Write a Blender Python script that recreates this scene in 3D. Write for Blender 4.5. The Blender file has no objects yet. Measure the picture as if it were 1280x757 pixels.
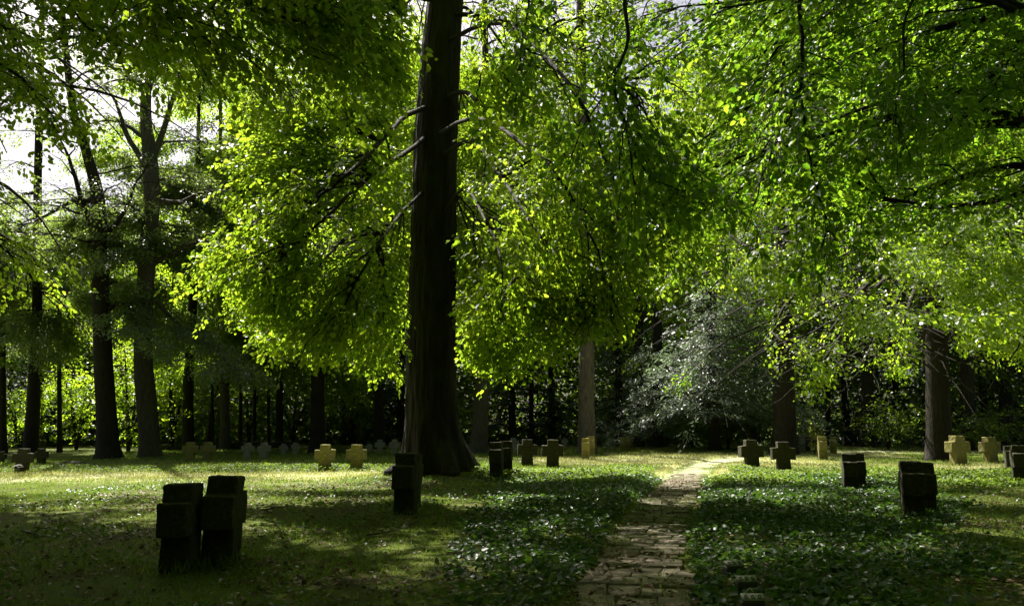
import bpy, math, random
import numpy as np
R = np.random.default_rng(7)
rad = math.radians
S = bpy.context.scene
COL = S.collection

# ------------------------------------------------------------------ camera
CAM_H, F, TH = 1.45, 1000.0, math.atan(156.5/1000.0)
CT, ST = math.cos(TH), math.sin(TH)
cam = bpy.data.cameras.new('camera'); co = bpy.data.objects.new('camera', cam); COL.objects.link(co)
cam.sensor_width = 36; cam.sensor_fit = 'HORIZONTAL'; cam.lens = 36*F/1280
cam.clip_end = 3000; cam.clip_start = .05
co.location = (0, 0, CAM_H); co.rotation_euler = (math.pi/2+TH, 0, 0)
S.camera = co
def P(px, py, d):                                   # world point at forward distance d seen at a photo position
    u = (px-640)/F; v = (378.5-py)/F
    f = CT-v*ST; up = ST+v*CT
    return np.array([u*d/f, d, CAM_H+up*d/f])
def proj(p):
    p = np.asarray(p, float)
    f = p[..., 1]*CT+(p[..., 2]-CAM_H)*ST
    up = -p[..., 1]*ST+(p[..., 2]-CAM_H)*CT
    ok = f > .3
    f = np.where(ok, f, 1)
    return np.where(ok, 640+F*p[..., 0]/f, -9999), np.where(ok, 378.5-F*up/f, -9999)

# ------------------------------------------------------------------ sun and sky
EL, AZ = rad(55), rad(32)                            # AZ: degrees to the left of the view direction
SUN = np.array([-math.sin(AZ)*math.cos(EL), math.cos(AZ)*math.cos(EL), math.sin(EL)])
w = bpy.data.worlds.new('World'); S.world = w; w.use_nodes = True
nt = w.node_tree; sk = nt.nodes.new('ShaderNodeTexSky'); sk.sky_type = 'NISHITA'; sk.sun_disc = False
sk.sun_elevation = EL; sk.sun_rotation = -AZ; sk.dust_density = 5.0; sk.ozone_density = .35; sk.air_density = .5
nt.links.new(sk.outputs[0], nt.nodes['Background'].inputs[0]); nt.nodes['Background'].inputs[1].default_value = .05
L = bpy.data.lights.new('sun', 'SUN'); L.energy = 5; L.angle = rad(.5); L.color = (1, .95, .85)
lo = bpy.data.objects.new('sun', L); COL.objects.link(lo)
from mathutils import Vector
lo.rotation_euler = Vector(SUN).to_track_quat('Z', 'Y').to_euler()
S.view_settings.view_transform = 'Standard'; S.view_settings.look = 'None'
S.view_settings.exposure = 1.8; S.view_settings.gamma = 1
S.render.engine = 'CYCLES'
cy = S.cycles
cy.max_bounces = 7; cy.diffuse_bounces = 2; cy.transmission_bounces = 3; cy.glossy_bounces = 2
cy.sample_clamp_indirect = 4; cy.use_denoising = True

# ------------------------------------------------------------------ value noise
_NT = R.random((64, 64))
def noise2(x, y, s=1.0):
    x = np.asarray(x, float)/s+100; y = np.asarray(y, float)/s+100
    i = np.floor(x).astype(int); j = np.floor(y).astype(int)
    a = x-i; b = y-j; a = a*a*(3-2*a); b = b*b*(3-2*b)
    g = lambda p, q: _NT[p % 64, q % 64]
    return (g(i, j)*(1-a)+g(i+1, j)*a)*(1-b)+(g(i, j+1)*(1-a)+g(i+1, j+1)*a)*b

# ------------------------------------------------------------------ ground
PATH = np.array([(-.9, -2.), (.1, 2.4), (.92, 6.5), (2.12, 12.6), (4.65, 22.3), (6.5, 29), (8.4, 35), (11.0, 40), (15, 44), (22, 47), (40, 50)])
def path_dist(x, y):                                # signed offset from the path's centre line (right positive)
    x = np.asarray(x, float); y = np.asarray(y, float)
    best = np.full(x.shape, 1e9); sg = np.zeros(x.shape)
    for a, b in zip(PATH[:-1], PATH[1:]):
        t = b-a; l = np.hypot(*t); t = t/l
        s = np.clip((x-a[0])*t[0]+(y-a[1])*t[1], 0, l)
        qx, qy = a[0]+t[0]*s, a[1]+t[1]*s
        d = np.hypot(x-qx, y-qy)
        side = np.sign((x-a[0])*t[1]-(y-a[1])*t[0])
        m = d < best
        best = np.where(m, d, best); sg = np.where(m, side, sg)
    return best*sg
MAIN = (-2.2, 23.0)
def sstep(a, b, x):
    t = np.clip((x-a)/(b-a), 0, 1); return t*t*(3-2*t)
def gz(x, y):
    x = np.asarray(x, float); y = np.asarray(y, float)
    z = .30*sstep(38, 62, y)+.10*(noise2(x, y, 5.)-.5)+.06*(noise2(x+9, y, 1.7)-.5)
    r = np.hypot(x-MAIN[0], y-MAIN[1]); z = z+.28*np.exp(-(r/2.2)**2)
    z = z+.10*np.exp(-(((x+5)/3.0)**2+((y-15)/2.5)**2))
    far = sstep(70, 140, np.hypot(x, y)); z = z*(1-far)+far*.3
    d = np.abs(path_dist(x, y))
    flat = (1-sstep(.55, 1.1, d))*(y < 60)
    return z*(1-flat)+flat*(.30*sstep(38, 62, y)-.05+.04*(noise2(x, y, 5.)-.5))
def gpt(px, py):                                    # point of the ground seen at a photo position
    d = CAM_H*F/max(py-535, 8)
    for _ in range(30):
        p = P(px, py, d); e = p[2]-float(gz(p[0], p[1]))
        d += e*.6/max((py-535)/F, .012)
        d = min(max(d, 3), 80)
    p = P(px, py, d); p[2] = float(gz(p[0], p[1])); return p

# ------------------------------------------------------------------ mesh helpers
class MB:
    def __init__(s): s.v = []; s.f = []; s.n = 0
    def add(s, v, f):                               # f: (m,k) index array
        v = np.asarray(v, np.float32); f = np.asarray(f, np.int64)
        s.v.append(v); s.f.append(f+s.n); s.n += len(v)
    def mesh(s, name, mat, org=(0, 0, 0), smooth=False):
        me = bpy.data.meshes.new(name)
        v = np.concatenate(s.v)-np.asarray(org, np.float32)
        me.vertices.add(len(v)); me.vertices.foreach_set('co', v.astype(np.float32).ravel())
        loops = np.concatenate([f.ravel() for f in s.f]).astype(np.int32)
        cnt = np.concatenate([np.full(len(f), f.shape[1]) for f in s.f]).astype(np.int32)
        me.loops.add(len(loops)); me.loops.foreach_set('vertex_index', loops)
        me.polygons.add(len(cnt)); me.polygons.foreach_set('loop_start', np.concatenate([[0], np.cumsum(cnt)[:-1]]).astype(np.int32))
        if smooth: me.polygons.foreach_set('use_smooth', np.ones(len(cnt), bool))
        me.update(calc_edges=True)
        for m in (mat if isinstance(mat, (list, tuple)) else [mat]): me.materials.append(m)
        return me
def link(name, me, parent=None, loc=(0, 0, 0)):
    o = bpy.data.objects.new(name, me); COL.objects.link(o); o.location = loc
    if parent: o.parent = parent
    return o
def tag(o, label=None, cat=None, group=None, kind=None):
    for k, v in (('label', label), ('category', cat), ('group', group), ('kind', kind)):
        if v: o[k] = v
    return o
def empty(name, loc, label, cat, group=None):
    o = bpy.data.objects.new(name, None); COL.objects.link(o); o.location = loc; o.empty_display_size = .3
    return tag(o, label, cat, group)
def norm(a): return a/np.maximum(np.linalg.norm(a, axis=-1, keepdims=True), 1e-9)
def catmull(pts, n):
    pts = np.asarray(pts, float)
    q = np.vstack([2*pts[0]-pts[1], pts, 2*pts[-1]-pts[-2]])
    t = np.linspace(0, len(pts)-1-1e-6, n); i = t.astype(int); u = (t-i)[:, None]
    a, b, c, d = q[i], q[i+1], q[i+2], q[i+3]
    return .5*(2*b+(c-a)*u+(2*a-5*b+4*c-d)*u*u+(3*b-a-3*c+d)*u**3)
def tube(mb, pts, r, sides=6, wob=0, flare=None):
    pts = np.asarray(pts, float); r = np.broadcast_to(r, len(pts)); n = len(pts)
    t = norm(np.gradient(pts, axis=0))
    ref = np.where(np.abs(t[:, 2:3]) > .8, [[1., 0, 0]], [[0, 0, 1.]])
    if np.abs(t[:, 2]).mean() > .6: ref = np.tile([[1., .01, 0]], (n, 1))
    else: ref = np.tile([[.01, .02, 1.]], (n, 1))
    a = norm(np.cross(t, ref)); b = np.cross(t, a)
    ph = np.linspace(0, 2*math.pi, sides, endpoint=False)
    rr = r[:, None]*np.ones(sides)
    if wob: rr = rr*(1+wob*(R.random((n, sides))-.5))
    if flare is not None: rr = rr*flare(np.arange(n)/(n-1), ph, pts)
    v = pts[:, None]+rr[..., None]*(np.cos(ph)[None, :, None]*a[:, None]+np.sin(ph)[None, :, None]*b[:, None])
    i = np.arange(n-1)[:, None]*sides; j = np.arange(sides); k = (j+1) % sides
    f = np.stack([i+j, i+k, i+sides+k, i+sides+j], -1).reshape(-1, 4)
    mb.add(v.reshape(-1, 3), f)

# ------------------------------------------------------------------ leaves
def leaves(mb, base, d, nrm, ln, wd, fold=True):
    n = len(base)
    s = norm(np.cross(nrm, d)); ln = np.broadcast_to(ln, n)[:, None]; wd = np.broadcast_to(wd, n)[:, None]
    if fold:
        up = nrm*wd*.16; dr = nrm*ln*.12
        v = np.stack([base, base+.28*ln*d+.5*wd*s+up, base+.68*ln*d+.40*wd*s+up-.4*dr, base+ln*d-dr,
                      base+.68*ln*d-.40*wd*s+up-.4*dr, base+.28*ln*d-.5*wd*s+up], 1)
        o = (np.arange(n)*6)[:, None]
        f = np.stack([o+[0, 1, 2, 3], o+[0, 3, 4, 5]], 1).reshape(-1, 4)
    else:
        v = np.stack([base, base+.45*ln*d+.5*wd*s, base+ln*d, base+.45*ln*d-.5*wd*s], 1)
        f = (np.arange(n)*4)[:, None]+[0, 1, 2, 3]
    mb.add(v.reshape(-1, 3), f)
def rand_unit(n, zs=1.0):
    a = R.normal(size=(n, 3)); a[:, 2] *= zs; return norm(a)
def sprays(mb, pos, out, k=12, ln=.12, size=.6, tilt=.45, fold=True, droop=.35, wr=.65):
    """flat leafy twigs: pos (M,3), out (M,3) growth direction"""
    M = len(pos)
    if M == 0: return
    x = out+R.normal(size=(M, 3))*[.35, .35, .25]; x[:, 2] -= droop; x = norm(x)
    z = np.tile([[0, 0, 1.]], (M, 1))+R.normal(size=(M, 3))*tilt
    y = norm(np.cross(z, x)); z = np.cross(x, y)
    sc = size*R.uniform(.7, 1.25, M)
    t = (np.arange(k)+.5)/k
    side = np.where(np.arange(k) % 2 == 0, 1., -1.)
    bx = (t-.2)[None]*sc[:, None]+R.normal(size=(M, k))*.03
    by = side[None]*R.uniform(.0, .38, (M, k))*sc[:, None]*(1.15-t[None])
    bz = -(t[None]**2)*.12*sc[:, None]+R.normal(size=(M, k))*.05*sc[:, None]
    base = pos[:, None]+bx[..., None]*x[:, None]+by[..., None]*y[:, None]+bz[..., None]*z[:, None]
    an = side[None]*R.uniform(.35, 1.2, (M, k))
    d = np.cos(an)[..., None]*x[:, None]+np.sin(an)[..., None]*y[:, None]+R.normal(size=(M, k, 3))*.18
    d[..., 2] -= .15; d = norm(d)
    nn = z[:, None]+R.normal(size=(M, k, 3))*.38
    nn = norm(nn-(nn*d).sum(-1, keepdims=True)*d)
    l = ln*R.uniform(.45, 1.25, (M, k))
    leaves(mb, base.reshape(-1, 3), d.reshape(-1, 3), nn.reshape(-1, 3), l.ravel(), (l*R.uniform(wr-.1, wr+.1, (M, k))).ravel(), fold)

# --- crowns are thinned where the place is open to the sun (the clearing, and the gaps that light its low boughs)
def lit_ground(px, py):
    wv = 5*(noise2(px, py*0, 60.)-.5)
    lo_ = np.where(px < 520, 577, np.where(px < 930, 569, 565))+wv
    hi_ = np.where(px < 520, 607, np.where(px < 930, 604, 603))+wv
    return (py > lo_) & (py < hi_) & (px > -150) & (px < 1380)
LIT = []                                            # (centre, radius, probability): boughs that stand in the sun
for a in [(430, 420, 17, 1.7, .95), (360, 410, 17, 1.4, .9), (490, 430, 18, 1.2, .9), (640, 400, 18, 1.6, .9), (700, 380, 18, 1.4, .8), (610, 440, 18, 1., .9),
          (420, 200, 20, 2.2, .7), (330, 130, 21, 2.2, .7), (460, 110, 21, 2., .6), (400, 290, 19, 2., .75), (300, 220, 20, 1.8, .7),
          (650, 230, 19, 1.8, .5), (1060, 450, 26, 2.2, .95), (1120, 430, 26, 1.8, .9), (1000, 330, 20, 1.3, .7), (820, 370, 20, 1.5, .7),
          (1160, 410, 27, 1.6, .8), (220, 130, 30, 3, .6), (130, 180, 34, 2.5, .6), (960, 120, 15, 1., .5), (1070, 180, 15, 1., .5), (880, 90, 16, 1, .5)]:
    LIT.append((P(*a[:3]), a[3], a[4]))
for a in [(620, 180, 19, 1.5), (700, 260, 19, 1.5), (770, 330, 20, 1.4), (640, 320, 19, 1.3), (850, 300, 20, 1.4), (920, 260, 17, 1.3), (860, 190, 17, 1.3), (960, 350, 20, 1.4), (1020, 270, 14, 1.1), (1100, 330, 16, 1.2), (1140, 230, 14, 1.1),
          (1010, 60, 14, 1.), (1180, 80, 14, 1.1), (930, 40, 15, 1.), (560, 250, 21, 1.3), (740, 160, 19, 1.4), (340, 40, 18, 1.8), (250, 300, 24, 2.)]:
    LIT.append((P(*a[:3]), a[3], .75))
for a, r_, q_ in [((1020, 190, 14.5), 4., .38), ((720, 250, 19), 4., .68), ((380, 190, 20), 4.5, .7), ((370, 330, 18.5), 3., .7), ((650, 360, 18.5), 2.6, .66), ((640, 150, 19.5), 3.2, .55), ((820, 200, 17), 3, .5)]: LIT.append((P(*a), r_, q_))
LIT.append((P(660, 240, 18.5), 3., .6)); LIT.append((P(370, 110, 19), 3.4, .65)); LIT.append((P(770, 260, 19), 2.8, .75)); LIT.append((P(770, 310, 18.5), 2.4, .7)); LIT.append((P(740, 370, 18), 1.8, .7)); LIT.append((P(800, 200, 18), 2.2, .7)); LIT.append((P(170, 500, 47), 3.5, .8)); LIT.append((P(320, 505, 55), 3., .5)); LIT.append((P(95, 520, 50), 3, .7)); LIT.append((P(400, 430, 17), 2.2, .6)); LIT.append((P(650, 430, 17.5), 2.2, .6)); LIT.append((P(900, 420, 46), 5., .75)); LIT.append((P(360, 220, 19), 3., .5)); LIT.append((P(890, 440, 46), 3.5, .85)); LIT.append((P(860, 480, 46), 2.5, .85))
SKY = [(-20, 90, 185, 380, .25), (135, 230, 190, 250, .15), (765, 835, 68, 138, .35), (672, 710, 100, 136, .3), (60, 180, 90, 170, .2)]
def keep(p, front=True, ground=True):
    """which leafy twigs stay"""
    n = len(p); k = np.ones(n, bool)
    g = p-SUN*((p[:, 2]-.1)/SUN[2])[:, None]
    gx, gy = proj(g)
    if ground: k &= ~(lit_ground(gx, gy) & (g[:, 1] > 8) & (R.random(n) < .93))
    for c, r, q in LIT:
        dlt = p-c; al = dlt@SUN
        pr = np.linalg.norm(dlt-al[:, None]*SUN, axis=1)
        k &= ~((al > r*.8) & (pr < r*.9) & (R.random(n) < q))
    px, py = proj(p)
    vis = (p[:, 1] > 1)
    for x0, x1, y0, y1, q in SKY:
        e = noise2(px, py, 25.)*.6+.4
        k &= ~(vis & (px > x0) & (px < x1) & (py > y0) & (py < y1) & (R.random(n) < q*e*1.4))
    if front:                                       # nothing grows in front of the big trunk or down into the clearing
        cx = np.interp(py, [-60, 0, 100, 300, 600], [562, 557, 549, 541, 540])
        k &= ~(vis & (np.abs(px-cx) < 35+np.clip(23-p[:, 1], 0, 10)*1.5) & (py > -60) & (p[:, 1] < 23.6))
        k &= ~(vis & (px > 795) & (px < 965) & (py > 355) & (p[:, 1] < 45) & (R.random(n) < .85))
        k &= ~(vis & (p[:, 1] > 14) & (p[:, 1] < 30) & (px > 110) & (px+R.normal(size=n)*16 < 165+150*noise2(py, p[:, 1]*9, 55.)) & (py > 110) & (R.random(n) < .9))
        k &= ~(vis & (px > 1148) & (px < 1194) & (py > 400) & (p[:, 1] < 36))
        k &= ~(vis & (px > 745) & (px < 840) & (py > 405) & (p[:, 1] < 45) & (R.random(n) < .85))
        k &= ~(vis & (px > 708) & (px < 756) & (((py > 405) & (py < 480)) | ((py < 165) & (R.random(n) < .3))) & (p[:, 1] < 44.5) & (R.random(n) < .85))
        k &= ~(vis & (p[:, 1] < 34) & (py+R.normal(size=n)*5 > np.interp(px, [200, 330, 420, 500, 600, 720, 765, 900, 960, 1010, 1170, 1280], [405, 450, 484, 494, 496, 484, 440, 455, 465, 494, 490, 480])-62*noise2(px, p[:, 1]*8, 42.)))
    return k

# ------------------------------------------------------------------ materials
def mat(name):
    m = bpy.data.materials.new(name); m.use_nodes = True
    t = m.node_tree; b = t.nodes['Principled BSDF']; return m, t, b, t.nodes['Material Output']
def N(t, kind, **kw):
    n = t.nodes.new(kind)
    for k, v in kw.items():
        if k in n.inputs: n.inputs[k].default_value = v
        else: setattr(n, k, v)
    return n
def ramp(t, stops, src=None):
    r = t.nodes.new('ShaderNodeValToRGB'); e = r.color_ramp.elements
    while len(e) < len(stops): e.new(.5)
    for q, (p, c) in zip(e, stops): q.position = p; q.color = (*c, 1)
    if src is not None: t.links.new(src, r.inputs[0])
    return r
def leaf_mat(name, c0, c1, t0, t1, f=.5, rough=.42, spec=.5):
    m, t, b, out = mat(name)
    g = N(t, 'ShaderNodeNewGeometry')
    r = ramp(t, [(0, c0), (1, c1)], g.outputs['Random Per Island'])
    q = ramp(t, [(0, t0), (1, t1)], g.outputs['Random Per Island'])
    t.links.new(r.outputs[0], b.inputs['Base Color']); b.inputs['Roughness'].default_value = rough
    b.inputs['Specular IOR Level'].default_value = spec
    tr = N(t, 'ShaderNodeBsdfTranslucent'); t.links.new(q.outputs[0], tr.inputs[0])
    mx = N(t, 'ShaderNodeMixShader'); mx.inputs[0].default_value = f
    t.links.new(b.outputs[0], mx.inputs[1]); t.links.new(tr.outputs[0], mx.inputs[2]); t.links.new(mx.outputs[0], out.inputs[0])
    return m
M_BEECH = leaf_mat('beech_leaf', (.035, .075, .010), (.085, .115, .015), (.25, .45, .014), (.50, .66, .035), .6)
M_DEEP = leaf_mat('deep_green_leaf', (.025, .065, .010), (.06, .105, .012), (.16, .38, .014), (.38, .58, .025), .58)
M_OAK = leaf_mat('oak_leaf', (.04, .07, .03), (.08, .105, .045), (.19, .31, .04), (.36, .47, .08), .5, .4, .6)
M_NEEDLE = leaf_mat('conifer_spray', (.06, .085, .06), (.12, .15, .115), (.15, .22, .10), (.27, .36, .18), .45, .42, .6)
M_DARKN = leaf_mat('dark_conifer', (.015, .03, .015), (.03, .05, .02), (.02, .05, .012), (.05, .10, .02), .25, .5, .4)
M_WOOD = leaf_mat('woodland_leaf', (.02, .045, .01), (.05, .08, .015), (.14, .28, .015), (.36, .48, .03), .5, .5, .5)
M_IVY = leaf_mat('ivy_leaf', (.014, .035, .010), (.035, .075, .016), (.05, .14, .012), (.14, .26, .02), .35, .42, .45)
M_GRASS = leaf_mat('grass_blade', (.05, .09, .012), (.12, .16, .025), (.14, .26, .02), (.30, .42, .04), .4, .5, .35)
M_SUN_PALE = leaf_mat('sun_pale_blade', (.24, .25, .08), (.42, .40, .18), (.30, .33, .07), (.50, .50, .16), .4, .5, .35)  # grass tone lifted: the glow of sunlight is painted into the colour
M_LITTER = leaf_mat('dead_leaf', (.05, .03, .015), (.19, .12, .06), (.06, .03, .01), (.15, .08, .02), .15, .6, .3)
M_BLOOM = leaf_mat('white_petal', (.6, .58, .6), (.8, .76, .78), (.4, .4, .4), (.5, .5, .5), .3, .6, .2)
M_YELL = leaf_mat('yellow_leaf', (.22, .20, .04), (.34, .26, .08), (.4, .36, .05), (.5, .42, .1), .45, .5, .3)

def bark(name, dark, light, moss, sc=(14, 14, 2.2), mossw=.5, bump=.6):
    m, t, b, out = mat(name)
    tc = N(t, 'ShaderNodeTexCoord'); mp = N(t, 'ShaderNodeMapping'); mp.inputs['Scale'].default_value = sc
    t.links.new(tc.outputs['Object'], mp.inputs[0])
    n1 = N(t, 'ShaderNodeTexNoise', Scale=1.0, Detail=8, Roughness=.65); t.links.new(mp.outputs[0], n1.inputs[0])
    v = N(t, 'ShaderNodeTexVoronoi', Scale=1.6); v.feature = 'DISTANCE_TO_EDGE'; t.links.new(mp.outputs[0], v.inputs[0])
    r = ramp(t, [(.3, dark), (.75, light)], n1.outputs[0])
    n2 = N(t, 'ShaderNodeTexNoise', Scale=1.3, Detail=5); t.links.new(tc.outputs['Object'], n2.inputs[0])
    k = ramp(t, [(.5, (0, 0, 0)), (.7, (mossw,)*3)], n2.outputs[0])
    mx = N(t, 'ShaderNodeMix', data_type='RGBA'); t.links.new(k.outputs[0], mx.inputs[0]); t.links.new(r.outputs[0], mx.inputs[6]); mx.inputs[7].default_value = (*moss, 1)
    t.links.new(mx.outputs[2], b.inputs['Base Color']); b.inputs['Roughness'].default_value = .9; b.inputs['Specular IOR Level'].default_value = .2
    ad = N(t, 'ShaderNodeMath', operation='MULTIPLY_ADD'); t.links.new(v.outputs[0], ad.inputs[0]); ad.inputs[1].default_value = .8; t.links.new(n1.outputs[0], ad.inputs[2])
    bp = N(t, 'ShaderNodeBump', Strength=bump, Distance=.05); t.links.new(ad.outputs[0], bp.inputs['Height']); t.links.new(bp.outputs[0], b.inputs['Normal'])
    return m
B_DARK = bark('dark_bark', (.011, .009, .007), (.035, .028, .021), (.026, .032, .009))
B_BIG = bark('old_beech_bark', (.009, .007, .006), (.036, .029, .022), (.03, .038, .010), (6, 6, .9), .7, 1.0)
B_GREY = bark('grey_bark', (.035, .031, .027), (.11, .095, .08), (.05, .06, .015))
B_PINE = bark('pine_bark', (.06, .05, .045), (.19, .155, .135), (.09, .085, .06), (9, 9, 2.5), .3, .9)

def stone(name, a, b_, moss, mw):
    m, t, b, out = mat(name)
    tc = N(t, 'ShaderNodeTexCoord'); oi = N(t, 'ShaderNodeObjectInfo')
    av = N(t, 'ShaderNodeVectorMath', operation='ADD'); t.links.new(tc.outputs['Object'], av.inputs[0]); t.links.new(oi.outputs['Location'], av.inputs[1])
    n1 = N(t, 'ShaderNodeTexNoise', Scale=22, Detail=8, Roughness=.7); t.links.new(av.outputs[0], n1.inputs[0])
    n2 = N(t, 'ShaderNodeTexNoise', Scale=4.5, Detail=6, Roughness=.65); t.links.new(av.outputs[0], n2.inputs[0])
    r = ramp(t, [(.3, a), (.72, b_)], n1.outputs[0])
    k = ramp(t, [(.4, (0, 0, 0)), (.62, (mw,)*3)], n2.outputs[0])
    mx = N(t, 'ShaderNodeMix', data_type='RGBA'); t.links.new(k.outputs[0], mx.inputs[0]); t.links.new(r.outputs[0], mx.inputs[6]); mx.inputs[7].default_value = (*moss, 1)
    n3 = N(t, 'ShaderNodeTexNoise', Scale=11, Detail=7, Roughness=.75); t.links.new(av.outputs[0], n3.inputs[0])
    k3 = ramp(t, [(.58, (0, 0, 0)), (.66, (.6,)*3)], n3.outputs[0])
    m3 = N(t, 'ShaderNodeMix', data_type='RGBA'); t.links.new(k3.outputs[0], m3.inputs[0]); t.links.new(mx.outputs[2], m3.inputs[6]); m3.inputs[7].default_value = (min(b_[0]*2.2, .5), min(b_[1]*2.4, .5), min(b_[2]*2.2, .45), 1)
    t.links.new(m3.outputs[2], b.inputs['Base Color']); b.inputs['Roughness'].default_value = .92; b.inputs['Specular IOR Level'].default_value = .25
    bp = N(t, 'ShaderNodeBump', Strength=.7, Distance=.02); t.links.new(n1.outputs[0], bp.inputs['Height']); t.links.new(bp.outputs[0], b.inputs['Normal'])
    return m
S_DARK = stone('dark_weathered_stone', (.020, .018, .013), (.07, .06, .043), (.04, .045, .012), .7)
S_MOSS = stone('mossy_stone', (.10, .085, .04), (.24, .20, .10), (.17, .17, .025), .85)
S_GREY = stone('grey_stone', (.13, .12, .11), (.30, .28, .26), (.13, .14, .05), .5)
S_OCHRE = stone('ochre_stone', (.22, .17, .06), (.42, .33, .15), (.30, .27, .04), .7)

def ground_mat():
    m, t, b, out = mat('mossy_ground')
    tc = N(t, 'ShaderNodeTexCoord'); o = tc.outputs['Object']
    n1 = N(t, 'ShaderNodeTexNoise', Scale=.9, Detail=8, Roughness=.68); t.links.new(o, n1.inputs[0])
    n2 = N(t, 'ShaderNodeTexNoise', Scale=30, Detail=6, Roughness=.7); t.links.new(o, n2.inputs[0])
    n3 = N(t, 'ShaderNodeTexNoise', Scale=.35, Detail=4); t.links.new(o, n3.inputs[0])
    soil = ramp(t, [(.3, (.025, .018, .012)), (.7, (.10, .07, .045))], n2.outputs[0])
    moss = ramp(t, [(.3, (.040, .058, .006)), (.7, (.115, .145, .014))], n2.outputs[0])
    sand_sun = ramp(t, [(.3, (.30, .32, .15)), (.7, (.56, .56, .35))], n2.outputs[0])  # sandy tone raised further to paint sun glare on the ground
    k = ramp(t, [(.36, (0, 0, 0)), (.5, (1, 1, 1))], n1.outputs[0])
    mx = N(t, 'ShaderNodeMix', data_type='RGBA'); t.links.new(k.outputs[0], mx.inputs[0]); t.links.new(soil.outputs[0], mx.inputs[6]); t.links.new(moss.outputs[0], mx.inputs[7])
    at = N(t, 'ShaderNodeAttribute', attribute_name='sand_sun')
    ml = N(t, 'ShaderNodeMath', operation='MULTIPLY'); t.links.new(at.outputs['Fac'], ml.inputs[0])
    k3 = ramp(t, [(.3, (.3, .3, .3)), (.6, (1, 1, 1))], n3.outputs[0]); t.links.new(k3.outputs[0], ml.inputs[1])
    m2 = N(t, 'ShaderNodeMix', data_type='RGBA'); t.links.new(ml.outputs[0], m2.inputs[0]); t.links.new(mx.outputs[2], m2.inputs[6]); t.links.new(sand_sun.outputs[0], m2.inputs[7])
    t.links.new(m2.outputs[2], b.inputs['Base Color']); b.inputs['Roughness'].default_value = .95; b.inputs['Specular IOR Level'].default_value = .15
    bp = N(t, 'ShaderNodeBump', Strength=.8, Distance=.04); t.links.new(n2.outputs[0], bp.inputs['Height']); t.links.new(bp.outputs[0], b.inputs['Normal'])
    return m

def axis(lo_, hi_, step, far):
    a = np.arange(lo_, hi_+step*.5, step); e = []
    s, x = step, a[-1]
    while x < far: s *= 1.35; x += s; e.append(x)
    s, x, q = step, a[0], []
    while x > -far: s *= 1.35; x -= s; q.append(x)
    return np.concatenate([q[::-1], a, e])
def sand_sun_mask(x, y):
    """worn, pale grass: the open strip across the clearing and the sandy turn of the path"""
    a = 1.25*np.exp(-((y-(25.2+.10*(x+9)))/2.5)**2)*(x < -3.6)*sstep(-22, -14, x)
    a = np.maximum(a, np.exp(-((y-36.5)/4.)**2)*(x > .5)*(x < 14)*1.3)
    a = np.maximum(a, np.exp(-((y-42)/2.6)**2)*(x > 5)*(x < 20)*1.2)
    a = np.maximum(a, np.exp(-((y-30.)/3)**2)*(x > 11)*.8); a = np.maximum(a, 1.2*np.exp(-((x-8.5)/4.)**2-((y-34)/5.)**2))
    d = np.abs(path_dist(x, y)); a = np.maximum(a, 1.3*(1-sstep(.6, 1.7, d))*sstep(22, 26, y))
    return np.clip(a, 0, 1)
xs = axis(-16, 20, .22, 900); ys = axis(4, 46, .22, 900)
gx, gy = np.meshgrid(xs, ys)
gv = np.stack([gx, gy, gz(gx, gy)], -1).reshape(-1, 3)
nx = len(xs); i = (np.arange(len(ys)-1)[:, None]*nx+np.arange(nx-1)[None]).ravel()
mb = MB(); mb.add(gv, np.stack([i, i+1, i+nx+1, i+nx], -1))
me = mb.mesh('ground', ground_mat(), smooth=True)
at = me.attributes.new('sand_sun', 'FLOAT', 'POINT'); at.data.foreach_set('value', sand_sun_mask(gv[:, 0], gv[:, 1]).astype(np.float32))
tag(link('ground', me), 'mossy woodland floor with soil and short grass', None, None, 'structure')

# ------------------------------------------------------------------ path of stone slabs
def path_mat():
    m, t, b, out = mat('worn_paving')
    tc = N(t, 'ShaderNodeTexCoord'); o = tc.outputs['Object']; g = N(t, 'ShaderNodeNewGeometry')
    n1 = N(t, 'ShaderNodeTexNoise', Scale=9, Detail=8, Roughness=.7); t.links.new(o, n1.inputs[0])
    n2 = N(t, 'ShaderNodeTexNoise', Scale=1.8, Detail=6, Roughness=.65); t.links.new(o, n2.inputs[0])
    r = ramp(t, [(.25, (.06, .048, .036)), (.7, (.235, .18, .13))], n1.outputs[0])
    hs = N(t, 'ShaderNodeHueSaturation'); mr = N(t, 'ShaderNodeMapRange'); t.links.new(g.outputs['Random Per Island'], mr.inputs[0]); mr.inputs[3].default_value = .65; mr.inputs[4].default_value = 1.2
    t.links.new(mr.outputs[0], hs.inputs['Value']); t.links.new(r.outputs[0], hs.inputs['Color'])
    k = ramp(t, [(.40, (0, 0, 0)), (.60, (.92,)*3)], n2.outputs[0])
    mx = N(t, 'ShaderNodeMix', data_type='RGBA'); t.links.new(k.outputs[0], mx.inputs[0]); t.links.new(hs.outputs[0], mx.inputs[6]); mx.inputs[7].default_value = (.06, .062, .010, 1)
    t.links.new(mx.outputs[2], b.inputs['Base Color']); b.inputs['Roughness'].default_value = .85
    bp = N(t, 'ShaderNodeBump', Strength=.5, Distance=.02); t.links.new(n1.outputs[0], bp.inputs['Height']); t.links.new(bp.outputs[0], b.inputs['Normal'])
    return m
cl = catmull(np.c_[PATH, PATH[:, 0]*0], 1200)[:, :2]
cl = cl[cl[:, 1] < 47]
sl = np.concatenate([[0], np.cumsum(np.hypot(*np.diff(cl, axis=0).T))])
def at_path(s):
    c = np.array([np.interp(s, sl, cl[:, 0]), np.interp(s, sl, cl[:, 1])])
    c2 = np.array([np.interp(s+.05, sl, cl[:, 0]), np.interp(s+.05, sl, cl[:, 1])])
    t = norm(c2-c) if s < sl[-1]-.1 else np.array([1., 0]); return c, t
mb = MB(); s = .0
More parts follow.
